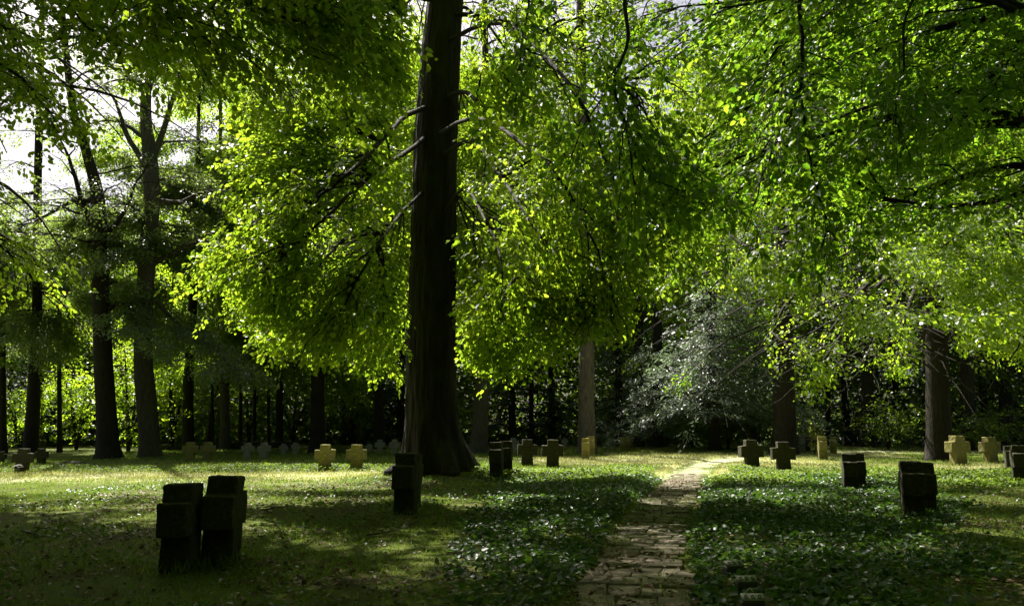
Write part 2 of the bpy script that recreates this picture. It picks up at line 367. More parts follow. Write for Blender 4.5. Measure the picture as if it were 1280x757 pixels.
while s < 29.5:
    rowd = R.uniform(.20, .52); w_ = 1.08+R.uniform(-.2, .14); k = R.integers(2, 5)
    cuts = np.sort(np.concatenate([[-w_/2, w_/2], -w_/2+w_*(np.arange(1, k)/k+R.uniform(-.06, .06, k-1))]))
    for a, b in zip(cuts[:-1], cuts[1:]):
        a += .012; b -= .012; zt = R.uniform(.016, .040); tl = R.uniform(-.03, .03, 2)
        ring = []
        for (u, v_) in ((a, .012), (b, .012), (b, rowd-.012), (a, rowd-.012)):
            u += R.uniform(-.022, .022); v_ += R.uniform(-.02, .02)
            c, t = at_path(s+v_); q = c+np.array([t[1], -t[0]])*u; ring.append((q, u, v_))
        V = []; ctr = np.mean([q for q, _, _ in ring], 0); z0 = float(gz(ctr[0], ctr[1]))
        for sc_, dz in ((1, -.06), (1, zt-.012), (.955, zt)):
            for q, u, v_ in ring:
                p = ctr+(q-ctr)*sc_; V.append((p[0], p[1], z0+dz+(tl[0]*u+tl[1]*(v_-.15)*2 if dz > 0 else 0)))
        Fc = [(8, 9, 10, 11)]
        for lv in (0, 4):
            for e in range(4): Fc.append((lv+e, lv+(e+1) % 4, lv+4+(e+1) % 4, lv+4+e))
        mb.add(V, Fc)
    s += rowd
tag(link('path', mb.mesh('path', path_mat())), 'narrow path of worn stone slabs leading to the clearing', None, None, 'structure')

# ------------------------------------------------------------------ ground cover (stuff)
def scatter(n, x0, x1, y0, y1): return R.uniform(x0, x1, n), R.uniform(y0, y1, n)
MOUND_R = 1.3
MK = [gpt(*q)[:2] for q in ((917, 720), (933, 741), (941, 766))]
def ivy_mask(x, y):
    d = path_dist(x, y); d = d+np.sign(d)*np.abs(R.normal(size=np.shape(x)))*.5*(np.abs(d) > 1.4); e = noise2(x, y, 2.2)
    left = (d < -.62+.25*(e-.5)) & (d > -.5-1.6*e-.17*np.maximum(0, y-4)) & (y < 21.5+2*e)
    right = (d > .62-.25*(e-.5)) & (d < .9+2.2*e+.20*y) & (y < 21.5+2.5*e)
    rr = np.hypot(x-MAIN[0], y-MAIN[1])
    for mx, my in MK: rr = np.where(np.hypot(x-mx, y-my+.1) < .24, 0, rr)
    return (left | right) & (rr > MOUND_R)
x, y = scatter(230000, -6, 16, 4.2, 28.5)
m = ivy_mask(x, y) & (R.random(len(x)) < np.clip(.25+1.3*noise2(x+30, y, 1.1), .25, 1)); x, y = x[m], y[m]
n = len(x); hh = .02+.13*R.random(n)*noise2(x, y, .8)+.06*noise2(x+5, y, 2.)
base = np.stack([x, y, gz(x, y)+hh], -1)
nn = norm(np.tile([[0, 0, 1.]], (n, 1))+R.normal(size=(n, 3))*.42); d = rand_unit(n, .3); d = norm(d-(d*nn).sum(-1, keepdims=True)*nn)
l = R.uniform(.03, .095, n); mb = MB(); leaves(mb, base, d, nn, l, l*R.uniform(.75, 1.05, n))
tag(link('ivy', mb.mesh('ivy', M_IVY)), 'dark glossy ivy carpeting the ground beside the path', 'ivy', None, 'stuff')
# sparse seedlings and stray ivy over the moss
x, y = scatter(40000, -10, 12, 4.5, 24); m = (R.random(len(x)) < noise2(x+70, y, .9)**3*1.3) & (np.abs(path_dist(x, y)) > .45); x, y = x[m], y[m]; n = len(x)
base = np.stack([x, y, gz(x, y)+.02+.08*R.random(n)**2], -1); nn = norm(np.tile([[0, 0, 1.]], (n, 1))+R.normal(size=(n, 3))*.45); d = rand_unit(n, .3); d = norm(d-(d*nn).sum(-1, keepdims=True)*nn)
l = R.uniform(.03, .075, n); mb = MB(); leaves(mb, base, d, nn, l, l*.8)
tag(link('seedlings', mb.mesh('seedlings', M_IVY)), 'sparse seedlings and stray ivy leaves on the mossy floor', 'seedlings', None, 'stuff')
# bright low weeds along the sunny edge
x, y = scatter(330000, -20, 24, 19, 31)
d_ = path_dist(x, y)
e = noise2(x, y, 1.3)
m = (np.abs(d_) > .75) & (R.random(len(x)) > sand_sun_mask(x, y)*1.3) & (R.random(len(x)) < e**1.3*1.5) & (((x > -1) & (y > 20) & (y < 27.5+2*e)) | ((x < -3.3) & (y > 24.6+.1*(x+9)) & (y < 29.5))) & (np.hypot(x-MAIN[0], y-MAIN[1]) > 1.2)
x, y, e = x[m], y[m], e[m]; n = len(x)
base = np.stack([x, y, gz(x, y)+R.random(n)*(.10+.22*np.clip(e-.4, 0, 1))], -1)
nn = norm(np.tile([[0, 0, 1.]], (n, 1))+R.normal(size=(n, 3))*.5); d = rand_unit(n, .4); d = norm(d-(d*nn).sum(-1, keepdims=True)*nn)
l = R.uniform(.05, .10, n); mb = MB(); leaves(mb, base, d, nn, l, l*.7)
tag(link('low_weeds', mb.mesh('weeds', M_GRASS)), 'bright low leafy weeds along the sunny edge of the clearing', 'weeds', None, 'stuff')
# grass
def grass(n, box, test, h0, h1, wd, name, material, label):
    x, y = scatter(n, *box); m = test(x, y) & (np.abs(path_dist(x, y)) > .7) & (np.hypot(x-MAIN[0], y-MAIN[1]) > 1.15); x, y = x[m], y[m]; n = len(x)
    base = np.stack([x, y, gz(x, y)-.005], -1); d = norm(np.tile([[0, 0, 1.]], (n, 1))+R.normal(size=(n, 3))*[.45, .45, .1])
    nn = rand_unit(n, .2); nn = norm(nn-(nn*d).sum(-1, keepdims=True)*d)
    l = R.uniform(h0, h1, n); mb = MB(); leaves(mb, base, d, nn, l, wd, False)
    tag(link(name, mb.mesh(name, material)), label, 'grass', None, 'stuff')
grass(170000, (-22, 30, 22, 50), lambda x, y: (R.random(len(x)) < 1.1*noise2(x, y, 3.)+.1) & (R.random(len(x)) > sand_sun_mask(x, y)*1.2), .05, .14, .022, 'lawn_grass', M_GRASS, 'short green grass covering the sunlit clearing')
grass(400000, (-16, 16, 4.5, 25), lambda x, y: (~ivy_mask(x, y)) & (R.random(len(x)) < 1.7*noise2(x+3, y, 1.1)-.25), .02, .07, .009, 'moss_tufts', M_GRASS, 'thin mossy tufts on the shaded floor')
grass(130000, (-22, 26, 22, 46), lambda x, y: R.random(len(x)) < sand_sun_mask(x, y), .06, .15, .02, 'sun_pale_grass', M_SUN_PALE, 'pale dry grass glowing in the open strip')
x, y = scatter(170000, -1, 10, 3, 36); dd = path_dist(x, y); m = (np.abs(dd) < .72) & (R.random(len(x)) < np.clip((np.abs(dd)-.24)*1.8+(noise2(x, y, .7)-.58)*2, 0, 1)); x, y = x[m], y[m]; n = len(x)
base = np.stack([x, y, gz(x, y)+.02], -1); d = norm(np.tile([[0, 0, 1.]], (n, 1))+R.normal(size=(n, 3))*[.6, .6, .1]); nn = rand_unit(n, .2); nn = norm(nn-(nn*d).sum(-1, keepdims=True)*d)
mb = MB(); leaves(mb, base, d, nn, R.uniform(.03, .09, n), .011, False); tag(link('joint_moss', mb.mesh('joint_moss', M_GRASS)), 'moss and short grass in the joints and edges of the path', 'moss', None, 'stuff')
x, y = scatter(40000, -9, 12, 5, 24); m = R.random(len(x)) < noise2(x+50, y, 1.6)**1.6; x, y = x[m], y[m]; n = len(x)
dd = np.abs(path_dist(x, y))
base = np.stack([x, y, gz(x, y)+np.where(dd < .6, .052, .015)+.01*R.random(n)], -1); nn = norm(np.tile([[0, 0, 1.]], (n, 1))+R.normal(size=(n, 3))*.3); d = rand_unit(n, .2); d = norm(d-(d*nn).sum(-1, keepdims=True)*nn)
l = R.uniform(.04, .08, n); mb = MB(); leaves(mb, base, d, nn, l, l*.6)
tag(link('leaf_litter', mb.mesh('litter', M_LITTER)), 'brown fallen leaves scattered over soil and path', 'leaf litter', None, 'stuff')

# ------------------------------------------------------------------ trees
def bez(a, b, c, n):
    t = np.linspace(0, 1, n)[:, None]; return (1-t)**2*a+2*t*(1-t)*b+t*t*c
def wiggle(pts, amp):
    n = len(pts); q = np.cumsum(R.normal(size=(n, 3))*amp, 0); q -= np.linspace(0, 1, n)[:, None]*q[-1]*.5
    q[0] = 0; return pts+q
DENS = [3.0]
def limb_grow(wood, pts, r0, S_, sec=9, seclen=.36, start=.25, spacing=.28, twigs=True):
    """a limb with drooping side branches; appends leafy twig positions (and growth directions) to S_"""
    n = len(pts); Ltot = np.linalg.norm(np.diff(pts, axis=0), axis=1).sum()
    tube(wood, pts, r0*(1-.86*np.linspace(0, 1, n)), 6)
    tan = norm(np.gradient(pts, axis=0))
    for j in range(sec):
        t = start+(1-start)*(j+R.random()*.8)/sec; i = min(int(t*(n-1)), n-2)
        sd = norm(np.cross(tan[i], [0, 0, 1.]))*(1 if j % 2 else -1)
        d = norm(tan[i]*R.uniform(.4, 1.)+sd*R.uniform(.5, 1.1)+np.array([0, 0, R.uniform(-.25, .25)]))
        l = Ltot*seclen*R.uniform(.6, 1.2)*(1.1-.5*t)
        c = pts[i]+d*l*.55+np.array([0, 0, .06*l]); e = pts[i]+d*l+np.array([0, 0, -R.uniform(.05, .24)*l])
        sp = wiggle(bez(pts[i], c, e, 9), .02*l)
        ux, uy = proj(sp)
        if twigs and not ((np.abs(ux-545) < 60) & (sp[:, 1] < 23)).any(): tube(wood, sp, np.linspace(max(r0*.28, .010), .004, 9), 4)
        m = max(3, int(l/spacing*DENS[0])); tt = R.uniform(.15, 1.05, m)
        idx = np.clip(tt*8, 0, 7.999).astype(int); fr = (tt*8-idx)[:, None]
        S_.append((sp[idx]*(1-fr)+sp[np.minimum(idx+1, 8)]*fr+R.normal(size=(m, 3))*[.32, .32, .09], norm(np.gradient(sp, axis=0))[idx]))
    m = max(2, int(Ltot*.5/spacing*DENS[0])); idx = R.integers(int(n*.55), n, m)
    S_.append((pts[idx]+R.normal(size=(m, 3))*.2, tan[idx]))
def flare_fn(base_z, h=1.0, amt=.7, lobes=5, ph0=0., rough=.05):
    def f(t, ph, pts):
        z = np.maximum(pts[:, 2]-base_z, 0)[:, None]
        k = np.exp(-z/(h*.45))
        lob = .55+.45*np.cos(lobes*(ph[None]+ph0)+1.2*np.sin(2*ph[None]+ph0))
        tex = noise2(ph[None]*9+z*.3, z*1.1+ph[None]*0, 1.)-.5+.7*(noise2(ph[None]*21+z*.25, z*2.3+ph[None]*0, 1.)-.5)
        tex2 = noise2(ph[None]*3+7, z*.5+ph[None]*0, 1.)-.5
        return 1+amt*k*lob+rough*tex+rough*1.6*tex2
    return f
TREES = []
def make_trunk(root, base, pts, r, material, sides=20, n=60, amt=.5, h=.9, name='trunk', extra=None, rough=.05):
    mb = MB(); c = catmull(pts, n); rr = np.interp(np.linspace(0, 1, n), np.linspace(0, 1, len(r)), r)
    # denser near the foot
    tube(mb, c, rr, sides, 0, flare_fn(base[2], h, amt, R.integers(4, 7), R.random()*6, rough))
    if extra:
        for v, f in zip(extra.v, [f for f in extra.f]): pass
        off = mb.n; mb.v += extra.v; mb.f += [f+off for f in extra.f]; mb.n += extra.n
    return link(name, mb.mesh(name, material, base, True), root)
def px_pts(pl, d, ddep=None):
    return np.array([P(q[0], q[1], d+(q[2] if len(q) > 2 else 0)) for q in pl])
def finish_crown(root, base, S_, material, k, ln, size, tilt=.45, fold=True, front=True, droop=.35, extra=None):
    pos = np.concatenate([s[0] for s in S_]); out = np.concatenate([s[1] for s in S_])
    q = keep(pos, front=front); q &= pos[:, 2] > .4; pos, out = pos[q], out[q]
    mb = MB(); sprays(mb, pos, out, k, ln, size, tilt, fold, droop)
    nl = sum(len(f) for f in mb.f)
    if fold:                                        # the fine twig each leafy spray grows on
        dd = norm(out-[0, 0, droop]); leaves(mb, pos-dd*size*.35, dd, rand_unit(len(pos)), size*1.1, .014, False); leaves(mb, pos-dd*size*.3, norm(dd+R.normal(size=dd.shape)*.5), rand_unit(len(pos)), size*.9, .010, False)
    me = mb.mesh('crown', [material, B_DARK], base)
    mi = np.zeros(len(me.polygons), np.int32); mi[nl:] = 1; me.polygons.foreach_set('material_index', mi)
    o = link('crown', me, root); TREES.append((root.name, len(me.polygons))); return o

# ---- the big beech in front of the clearing
b0 = gpt(543, 599); b0[0], b0[1] = P(543, 599, 23.0)[0], 23.0; b0[2] = float(gz(b0[0], b0[1]))
D0 = 23.0
big = empty('beech_tree', b0, 'massive near-black beech trunk dominating the middle, branches drooping over the clearing', 'tree')
tp = np.array([b0+[0, 0, -.4], b0+[0, 0, .25], P(540, 540, D0), P(539, 480, D0), P(540, 380, D0), P(541.5, 280, D0), P(544, 180, D0), P(549, 90, D0), P(557, 0, D0), P(566, -90, D0), P(572, -240, D0)])
zz = tp[:, 2]; rr = np.interp(zz, [0, 1.5, 3, 6, 9, 12, 14.5, 17, 22], [.80, .74, .70, .67, .64, .60, .56, .50, .25])
mb = MB(); n = 260; c = catmull(tp, n)
c = np.stack([np.interp(np.linspace(0, 1, n)**1.25, np.linspace(0, 1, n), c[:, a]) for a in range(3)], -1)
tube(mb, c, np.interp(c[:, 2], zz, rr), 120, 0, flare_fn(b0[2], 1.0, .80, 6, .4, .075))
link('trunk', mb.mesh('trunk', B_BIG, b0, True), big)
def trunk_at(z): return np.array([np.interp(z, zz, tp[:, a]) for a in range(2)]+[z])
SB = []
def big_limb(pts, r, **kw):
    mb = MB(); limb_grow(mb, pts, r, SB, **kw); link('limb', mb.mesh('limb', B_DARK, b0, True), big)
MOTHERS = []; TRACED = []; DENS[0] = 4.5
# limbs traced from the photograph
for pl, r in [([(541, 130, 0), (505, 150, -1), (462, 195, -3), (415, 235, -5), (372, 262, -6)], .11), ([(541, 165, 0), (500, 195, -1), (455, 225, -2.5), (400, 275, -4), (345, 330, -5)], .10),
              ([(545, 130, 0), (580, 115, -.6), (600, 140, -1.5), (650, 180, -3), (700, 220, -5)], .10), ([(545, 200, 0), (590, 175, -1), (620, 215, -2), (655, 270, -4), (690, 330, -5.5)], .09),
              ([(545, 290, 0), (575, 240, -.8), (600, 260, -2), (630, 330, -4), (625, 400, -5)], .07), 
              ([(540, 230, 0), (500, 270, -1), (470, 310, -3), (440, 370, -5), (415, 415, -6)], .07), ([(548, 60, 0), (620, 30, -1), (700, 90, -3), (760, 200, -4), (790, 300, -5)], .10),
              ([(543, 170, 0), (600, 150, -2), (680, 200, -4), (740, 290, -6), (770, 380, -6)], .08)]:
    lp = wiggle(catmull(px_pts([(q_[0], q_[1], max(q_[2]*2.4, -8.2)) for q_ in pl], D0), 16), .02); MOTHERS.append(lp[3:15]); TRACED.append(lp[:13]); big_limb(lp, r*.8, sec=8, seclen=.22, start=.5, spacing=.5)
def fork_point(e):
    m = np.concatenate(MOTHERS); d_ = np.linalg.norm(m-e, axis=1)+np.where(m[:, 2] < e[2]-.5, 3, 0)+np.where(np.linalg.norm(m-e, axis=1) < 1.2, 9, 0)
    return m[np.argmin(d_)]
for ex, ey, ed, za in [(330, 60, 19, 14.5), (440, -20, 20, 16), (680, 30, 19, 15.5), (640, -60, 20, 17), (250, 20, 20, 15), (800, 120, 19, 14)]:      # upper limbs, leaving the trunk above the picture
    e = P(ex, ey, ed); a = trunk_at(za); lp = wiggle(bez(a, (a+e)/2+[0, 0, 1.2], e, 16), .03); MOTHERS.append(lp[3:15]); big_limb(lp, .08, sec=12, seclen=.32, start=.25)
for (ex, ey, ed) in [(700, 445, 17), (640, 462, 17.5), (600, 450, 17), (740, 400, 17), (670, 400, 16), (340, 395, 16.5), (400, 420, 16.5), (455, 452, 17.5), (480, 400, 17), (370, 370, 18), (430, 385, 16), (300, 340, 17.5)]:
    e = P(ex, ey, ed); a = fork_point(e); c_ = (a+e)/2+[0, 0, R.uniform(.6, 1.4)]
    big_limb(wiggle(bez(a, c_, e, 16), .03), .05, sec=13, seclen=.24, start=.5)
for (ex, ey, ed) in [(300, 60, 19), (380, 20, 20), (450, 60, 20), (330, 160, 18), (430, 150, 18), (250, 120, 20), (470, -30, 21), (640, 20, 20), (700, 60, 19), (610, 100, 19), (680, 150, 18), (740, 200, 18), (650, 230, 18), (620, 300, 18), (400, 250, 17.5), (470, 230, 18), (320, 230, 20), (310, 270, 18), (820, 260, 19), (880, 330, 20), (320, 200, 19), (330, 220, 18), (360, 120, 19), (420, 90, 18.5), (350, 300, 18), (410, 330, 17.5), (330, 270, 20), (310, 130, 20), (470, 160, 18), (380, 180, 17.5), (310, 300, 19), (440, 300, 17), (320, 160, 21), (660, 20, 18), (720, -20, 19), (780, 10, 19), (840, 60, 19), (700, 80, 17), (610, 40, 17), (870, 130, 20), (760, -60, 18), (800, 40, 16), (850, 20, 17), (830, -30, 16), (870, 80, 18), (780, 100, 20)]:
    e = P(ex, ey, ed); a = fork_point(e)
    big_limb(wiggle(bez(a, (a+e)/2+[0, 0, R.uniform(.4, 1.2)], e, 16), .03), .045, sec=10, seclen=.3, start=.4)
fine = MB(); DENS[0] = 3.2; forks = []
for ey in range(-40, 450, 48):
    for ex in range(300, 860, 52):
        if abs(ex-545) < 45: continue
        if ex > 740 and ey > 330: continue
        forks.append((ex+R.uniform(-24, 24), ey+R.uniform(-22, 22), R.uniform(16.5, 23)))
for ey in range(-30, 440, 46):                      # boughs on the far side of the trunk
    for ex in range(430, 700, 46): forks.append((ex+R.uniform(-20, 20), ey+R.uniform(-20, 20), R.uniform(24.6, 29)))
for ex, ey, ed in forks:
    e = P(ex, ey, ed); a = fork_point(e); l_ = np.linalg.norm(e-a); a = e+(a-e)*min(1, 3.4/l_) if l_ > 6 else a
    limb_grow(fine, wiggle(bez(a, (a+e)/2+[0, 0, .14*l_], e, 12), .03), .022, SB, sec=8, seclen=.46, start=.3)
DENS[0] = 2.6
tag(link('twigs', fine.mesh('twigs', B_DARK, b0, True), big), kind='stuff')
for j in range(14):                                 # the rest of the crown, all round
    az = j*2.39996+R.uniform(-.3, .3); za = R.uniform(14.3, 18); ln_ = R.uniform(5.5, 9.5)
    dirv = np.array([math.cos(az), math.sin(az), 0])
    if dirv[1] < .15: continue
    a = trunk_at(za); drop = R.uniform(1., 6.5)
    e = a+dirv*ln_+[0, 0, -drop]; e[2] = max(e[2], 3.0); cpt = a+dirv*ln_*.5+[0, 0, R.uniform(.4, 1.6)]
    big_limb(wiggle(bez(a, cpt, e, 16), .04), R.uniform(.035, .065), sec=11, seclen=.36, start=.25)
for j in range(6):                                 # the top of the crown, above the picture
    az = j*2.39996+.7; za = R.uniform(12.5, 20); ln_ = R.uniform(5, 9); dirv = np.array([math.cos(az), math.sin(az), 0])
    a = trunk_at(za); e = a+dirv*ln_+[0, 0, R.uniform(-.5, 2.5)]
    mb = MB(); limb_grow(mb, wiggle(bez(a, a+dirv*ln_*.5+[0, 0, 1.], e, 12), .04), .09, SB, sec=10, seclen=.36, start=.2, twigs=False); link('limb', mb.mesh('limb', B_DARK, b0, True), big)
SHADE_AT = [(b0, SB)]                              # crowns that hang over the foreground
BIG_ARGS = (big, b0, SB, M_BEECH, 15, .118, .66, .32, True, True, .18)

# ---- generic broadleaf
def broadleaf(name, label, d, tpx, radii_px, material, leafm, limbs=(), nrand=14, z0=6, z1=16, ln=(4, 7), k=12, leaf=.13, size=.65, drop=(0, 2.5), group=None, rl=.09, azf=None, amt=.45, fold=False, base=None, tilt=.5, sec=9, front=True, cat='tree'):
    pts = px_pts(tpx, d); bz = float(gz(pts[0, 0], pts[0, 1])); bs = np.array([pts[0, 0], pts[0, 1], bz])
    pts[0, 2] = bz+.15; pts = np.vstack([pts[0]+[0, 0, -.5], pts])
    r = np.concatenate([[radii_px[0]], radii_px])*d/F
    root = empty(name, bs, label, cat, group)
    wood = MB(); S_ = []
    for pl, rr_ in limbs:
        limb_grow(wood, wiggle(catmull(px_pts(pl, d), 14), .03), rr_*d/F, S_, sec=sec, seclen=.36, start=.2)
    zt = pts[:, 2]
    for j in range(nrand):
        az = j*2.39996+R.uniform(-.4, .4)
        if azf and not azf(math.cos(az), math.sin(az)): continue
        za = min(R.uniform(z0, z1), zt[-1]-R.uniform(.3, 3)); l = R.uniform(*ln)
        a = np.array([np.interp(za, zt, pts[:, 0]), np.interp(za, zt, pts[:, 1]), za]); dv = np.array([math.cos(az), math.sin(az), 0])
        e = a+dv*l+[0, 0, -R.uniform(*drop)]; e[2] = max(e[2], 1.6); c_ = a+dv*l*.5+[0, 0, R.uniform(.2, 1.2)]
        limb_grow(wood, wiggle(bez(a, c_, e, 12), .05), rl*R.uniform(.7, 1.1), S_, sec=sec, seclen=.38, start=.2)
    make_trunk(root, bs, pts, r, material, 18, 56, amt, .8, extra=wood)
    if S_: finish_crown(root, bs, S_, leafm, k, leaf, size, tilt, fold, front)
    return root

DENS[0] = 11
# left-hand old trees with forked limbs
broadleaf('oak_tree', 'old oak with bent grey trunk and forked upper limbs at the left of the clearing', 40,
          [(188, 572), (183, 500), (179, 440), (181, 370), (187, 290), (190, 235), (187, 190), (182, 140), (186, 60), (192, -60)], [12, 12, 11, 10.5, 10.5, 10, 9, 7, 5, 3], B_GREY, M_OAK,
          [([(184, 345), (165, 320), (140, 303), (112, 296, -1)], 4.5), ([(188, 328), (215, 318), (245, 302), (262, 292, 1)], 4), ([(189, 215), (165, 175), (150, 130), (118, 85, 1)], 5),
           ([(188, 205), (207, 160), (222, 105), (240, 40, -1)], 5), ([(184, 175), (160, 155), (135, 150), (95, 160, -2)], 3.5), ([(184, 360), (215, 400), (255, 425), (300, 470, -2)], 3), ([(188, 250), (225, 255), (265, 240), (300, 250)], 4)],
          26, 9, 25, (4, 7), 10, .15, .7, (-1, 2), rl=.07)
broadleaf('oak_tree', 'dark straight oak trunk with spreading crooked limbs, left of the bent grey trunk', 38.5,
          [(135, 573), (132, 500), (129, 440), (126, 370), (125, 300), (121, 240), (108, 190), (92, 140), (80, 40), (74, -60)], [13, 11.5, 11, 10.5, 10.5, 8, 6, 5, 4, 2], B_DARK, M_OAK,
          [([(125, 310), (105, 260), (85, 200), (60, 150, 1)], 5), ([(124, 300), (150, 270), (165, 230), (185, 200, -2)], 4), ([(126, 400), (150, 380), (165, 400), (190, 430, -2)], 3), ([(122, 250), (90, 250), (50, 270), (15, 290, -3)], 4)],
          22, 8, 23, (4, 6.5), 10, .15, .7, (-1, 2), rl=.065)
broadleaf('spruce_tree', 'slim dark tree with drooping bare side branches near the left edge', 45,
          [(38, 566), (42, 500), (45, 430), (47, 350), (47, 250), (49, 150), (52, 40), (54, -60)], [9, 7.5, 6.5, 5.5, 5, 4.5, 3.5, 2], B_DARK, M_OAK,
          [([(45, 335), (30, 345), (12, 365), (-10, 385, -1)], 3), ([(46, 300), (65, 290), (85, 295), (105, 285, 1)], 3), ([(47, 240), (25, 245), (5, 262), (-20, 275)], 2.6)],
          16, 7, 17, (3, 4.5), 9, .15, .65, (.5, 2.5), rl=.05)

# ---- right-hand trees
DENS[0] = 5.5
broadleaf('beech_tree', 'thick dark trunk behind the two lit crosses at the right, low sunlit boughs around it', 36,
          [(1173, 556), (1172, 500), (1171, 440), (1169, 380), (1168, 250), (1168, 100), (1170, -100)], [15, 13.6, 13, 12.6, 11, 9, 5], B_DARK, M_BEECH,
          [([(1169, 330), (1120, 340, -5), (1070, 390, -9), (1030, 450, -11)], 4), ([(1169, 350), (1140, 360, -5), (1110, 400, -8), (1075, 455, -10)], 4), ([(1170, 340), (1190, 350, -4), (1160, 390, -8), (1150, 440, -10)], 4),
           ([(1169, 300), (1210, 310, -4), (1235, 370, -7), (1230, 430, -8)], 4), ([(1169, 290), (1090, 300, -6), (1000, 360, -10), (950, 430, -12)], 4), ([(1169, 320), (1120, 330, -6), (1060, 370, -10), (1010, 440, -12)], 4),
           ([(1169, 270), (1080, 260, -6), (960, 300, -10), (880, 370, -12)], 4), ([(1169, 280), (1240, 280, -6), (1290, 350, -10), (1300, 430, -11)], 4), ([(1169, 250), (1080, 230, -6), (940, 260, -12), (820, 350, -14)], 4), ([(1169, 320), (1150, 340, -8), (1130, 400, -12), (1120, 450, -13)], 3.5), ([(1169, 310), (1100, 290, -6), (1040, 320, -9), (990, 370, -11)], 4)],
          22, 5.5, 17, (5, 9), 12, .14, .7, (1, 4), rl=.11, sec=11)
DENS[0] = 6
broadleaf('beech_tree', 'dark trunk straight behind the pair of black crosses right of the path', 44,
          [(980, 558), (980, 500), (979, 440), (978, 300), (978, 100), (980, -100)], [14.5, 13.5, 13, 9, 4, 1.5], B_DARK, M_DEEP,
          [], 34, 5.5, 28, (4, 8), 10, .17, .8, (.5, 3), rl=.08)
broadleaf('pine_tree', 'tall slender pine with reddish grey scaly bark rising beyond the clearing', 45,
          [(734, 557), (733, 500), (733, 430), (732, 340), (729, 250), (727, 150), (726, 50), (727, -100)], [11.5, 10, 9.5, 9, 8, 7.5, 7, 4], B_PINE, M_OAK,
          [], 12, 19, 27, (2.5, 4.5), 9, .16, .7, (-1, 1), rl=.07, amt=.3)
broadleaf('beech_tree', 'leaning grey trunk beyond the big beech, with hidden crown', 46,
          [(598, 557), (601, 510), (604, 460), (606, 380), (607, 250), (606, -60)], [11, 9.5, 9, 8, 6.5, 3], B_GREY, M_BEECH,
          [], 34, 6, 29, (4, 7), 10, .17, .8, (0, 2), rl=.08)
broadleaf('beech_tree', 'dark forked trunk behind the two green-lit crosses left of the big beech', 47,
          [(397, 562), (397, 510), (397, 460), (396, 410), (395, 330), (393, 150), (392, -60)], [10, 8.5, 8, 7, 5, 3, 1.2], B_DARK, M_BEECH,
          [([(397, 445), (412, 430), (432, 415), (455, 400, -2)], 3.5), ([(397, 470), (380, 440), (350, 430), (330, 440, -2)], 2.5)], 34, 4.5, 29, (4, 7), 10, .17, .8, (0, 2.5), rl=.07)
broadleaf('beech_tree', 'slim dark trunk in the wood edge, right of the bent grey oak', 50,
          [(235, 562), (235, 500), (238, 420), (243, 350), (247, 250), (250, -30)], [7, 6.5, 6, 5, 3, 1.2], B_DARK, M_BEECH, [([(243, 350), (232, 330), (222, 310)], 2.5)], 26, 5, 29, (3.5, 6), 10, .18, .8, (0, 2), rl=.06)
broadleaf('beech_tree', 'mossy slim trunk standing behind the pair of grey crosses at the wood edge', 50,
          [(281, 562), (281, 500), (279, 430), (277, 360), (276, 250), (275, -20)], [6.5, 5.5, 5.5, 4.5, 3, 1.2], B_GREY, M_BEECH, [], 26, 5, 29, (3.5, 6), 10, .18, .8, (0, 2), rl=.06)

DENS[0] = 2
# ---- near trees whose boughs hang into the picture; their trunks stand beside the frame
def near_tree(label, foot, height, r0, limbs, nrand, azlo, azhi, zlo, zhi, ln, leafm, k=13, leaf=.11, size=.55, drop=(.5, 3.)):
    fx, fy = foot; bz = float(gz(fx, fy)); bs = np.array([fx, fy, bz]); root = empty('beech_tree', bs, label, 'tree')
    pts = np.array([[fx, fy, bz-.5], [fx, fy, bz+.2], [fx+.1, fy, 4], [fx, fy+.1, 9], [fx-.1, fy, height]])
    wood = MB(); S_ = []
    for lm in limbs:
        if len(lm) > 2: limb_grow(wood, wiggle(catmull(np.array(lm[0]), 24), .012), lm[1], S_, sec=9, seclen=.13, start=.5, spacing=.45)   # bare hanging bough
        else: limb_grow(wood, wiggle(catmull(np.array(lm[0]), 18), .025), lm[1], S_, sec=13, seclen=.30, start=.2, spacing=.24)
    for j in range(nrand):
        az = azlo+(azhi-azlo)*((j*.618034) % 1); za = R.uniform(zlo, zhi); l = R.uniform(*ln)
        dv = np.array([math.cos(az), math.sin(az), 0]); a = np.array([fx, fy, za]); e = a+dv*l+[0, 0, -R.uniform(*drop)]
        limb_grow(wood, wiggle(bez(a, a+dv*l*.5+[0, 0, R.uniform(.3, 1.4)], e, 14), .05), R.uniform(.06, .1), S_, sec=12, seclen=.34, start=.2, spacing=.26)
    make_trunk(root, bs, pts, [r0*1.15, r0*1.1, r0, r0*.85, r0*.4], B_DARK, 20, 40, .5, 1., extra=wood)
    finish_crown(root, bs, S_, leafm, k, leaf, size, .3, True, True, .2)
PP = lambda *a: list(P(*a))
TB = (11.5, 14.5)
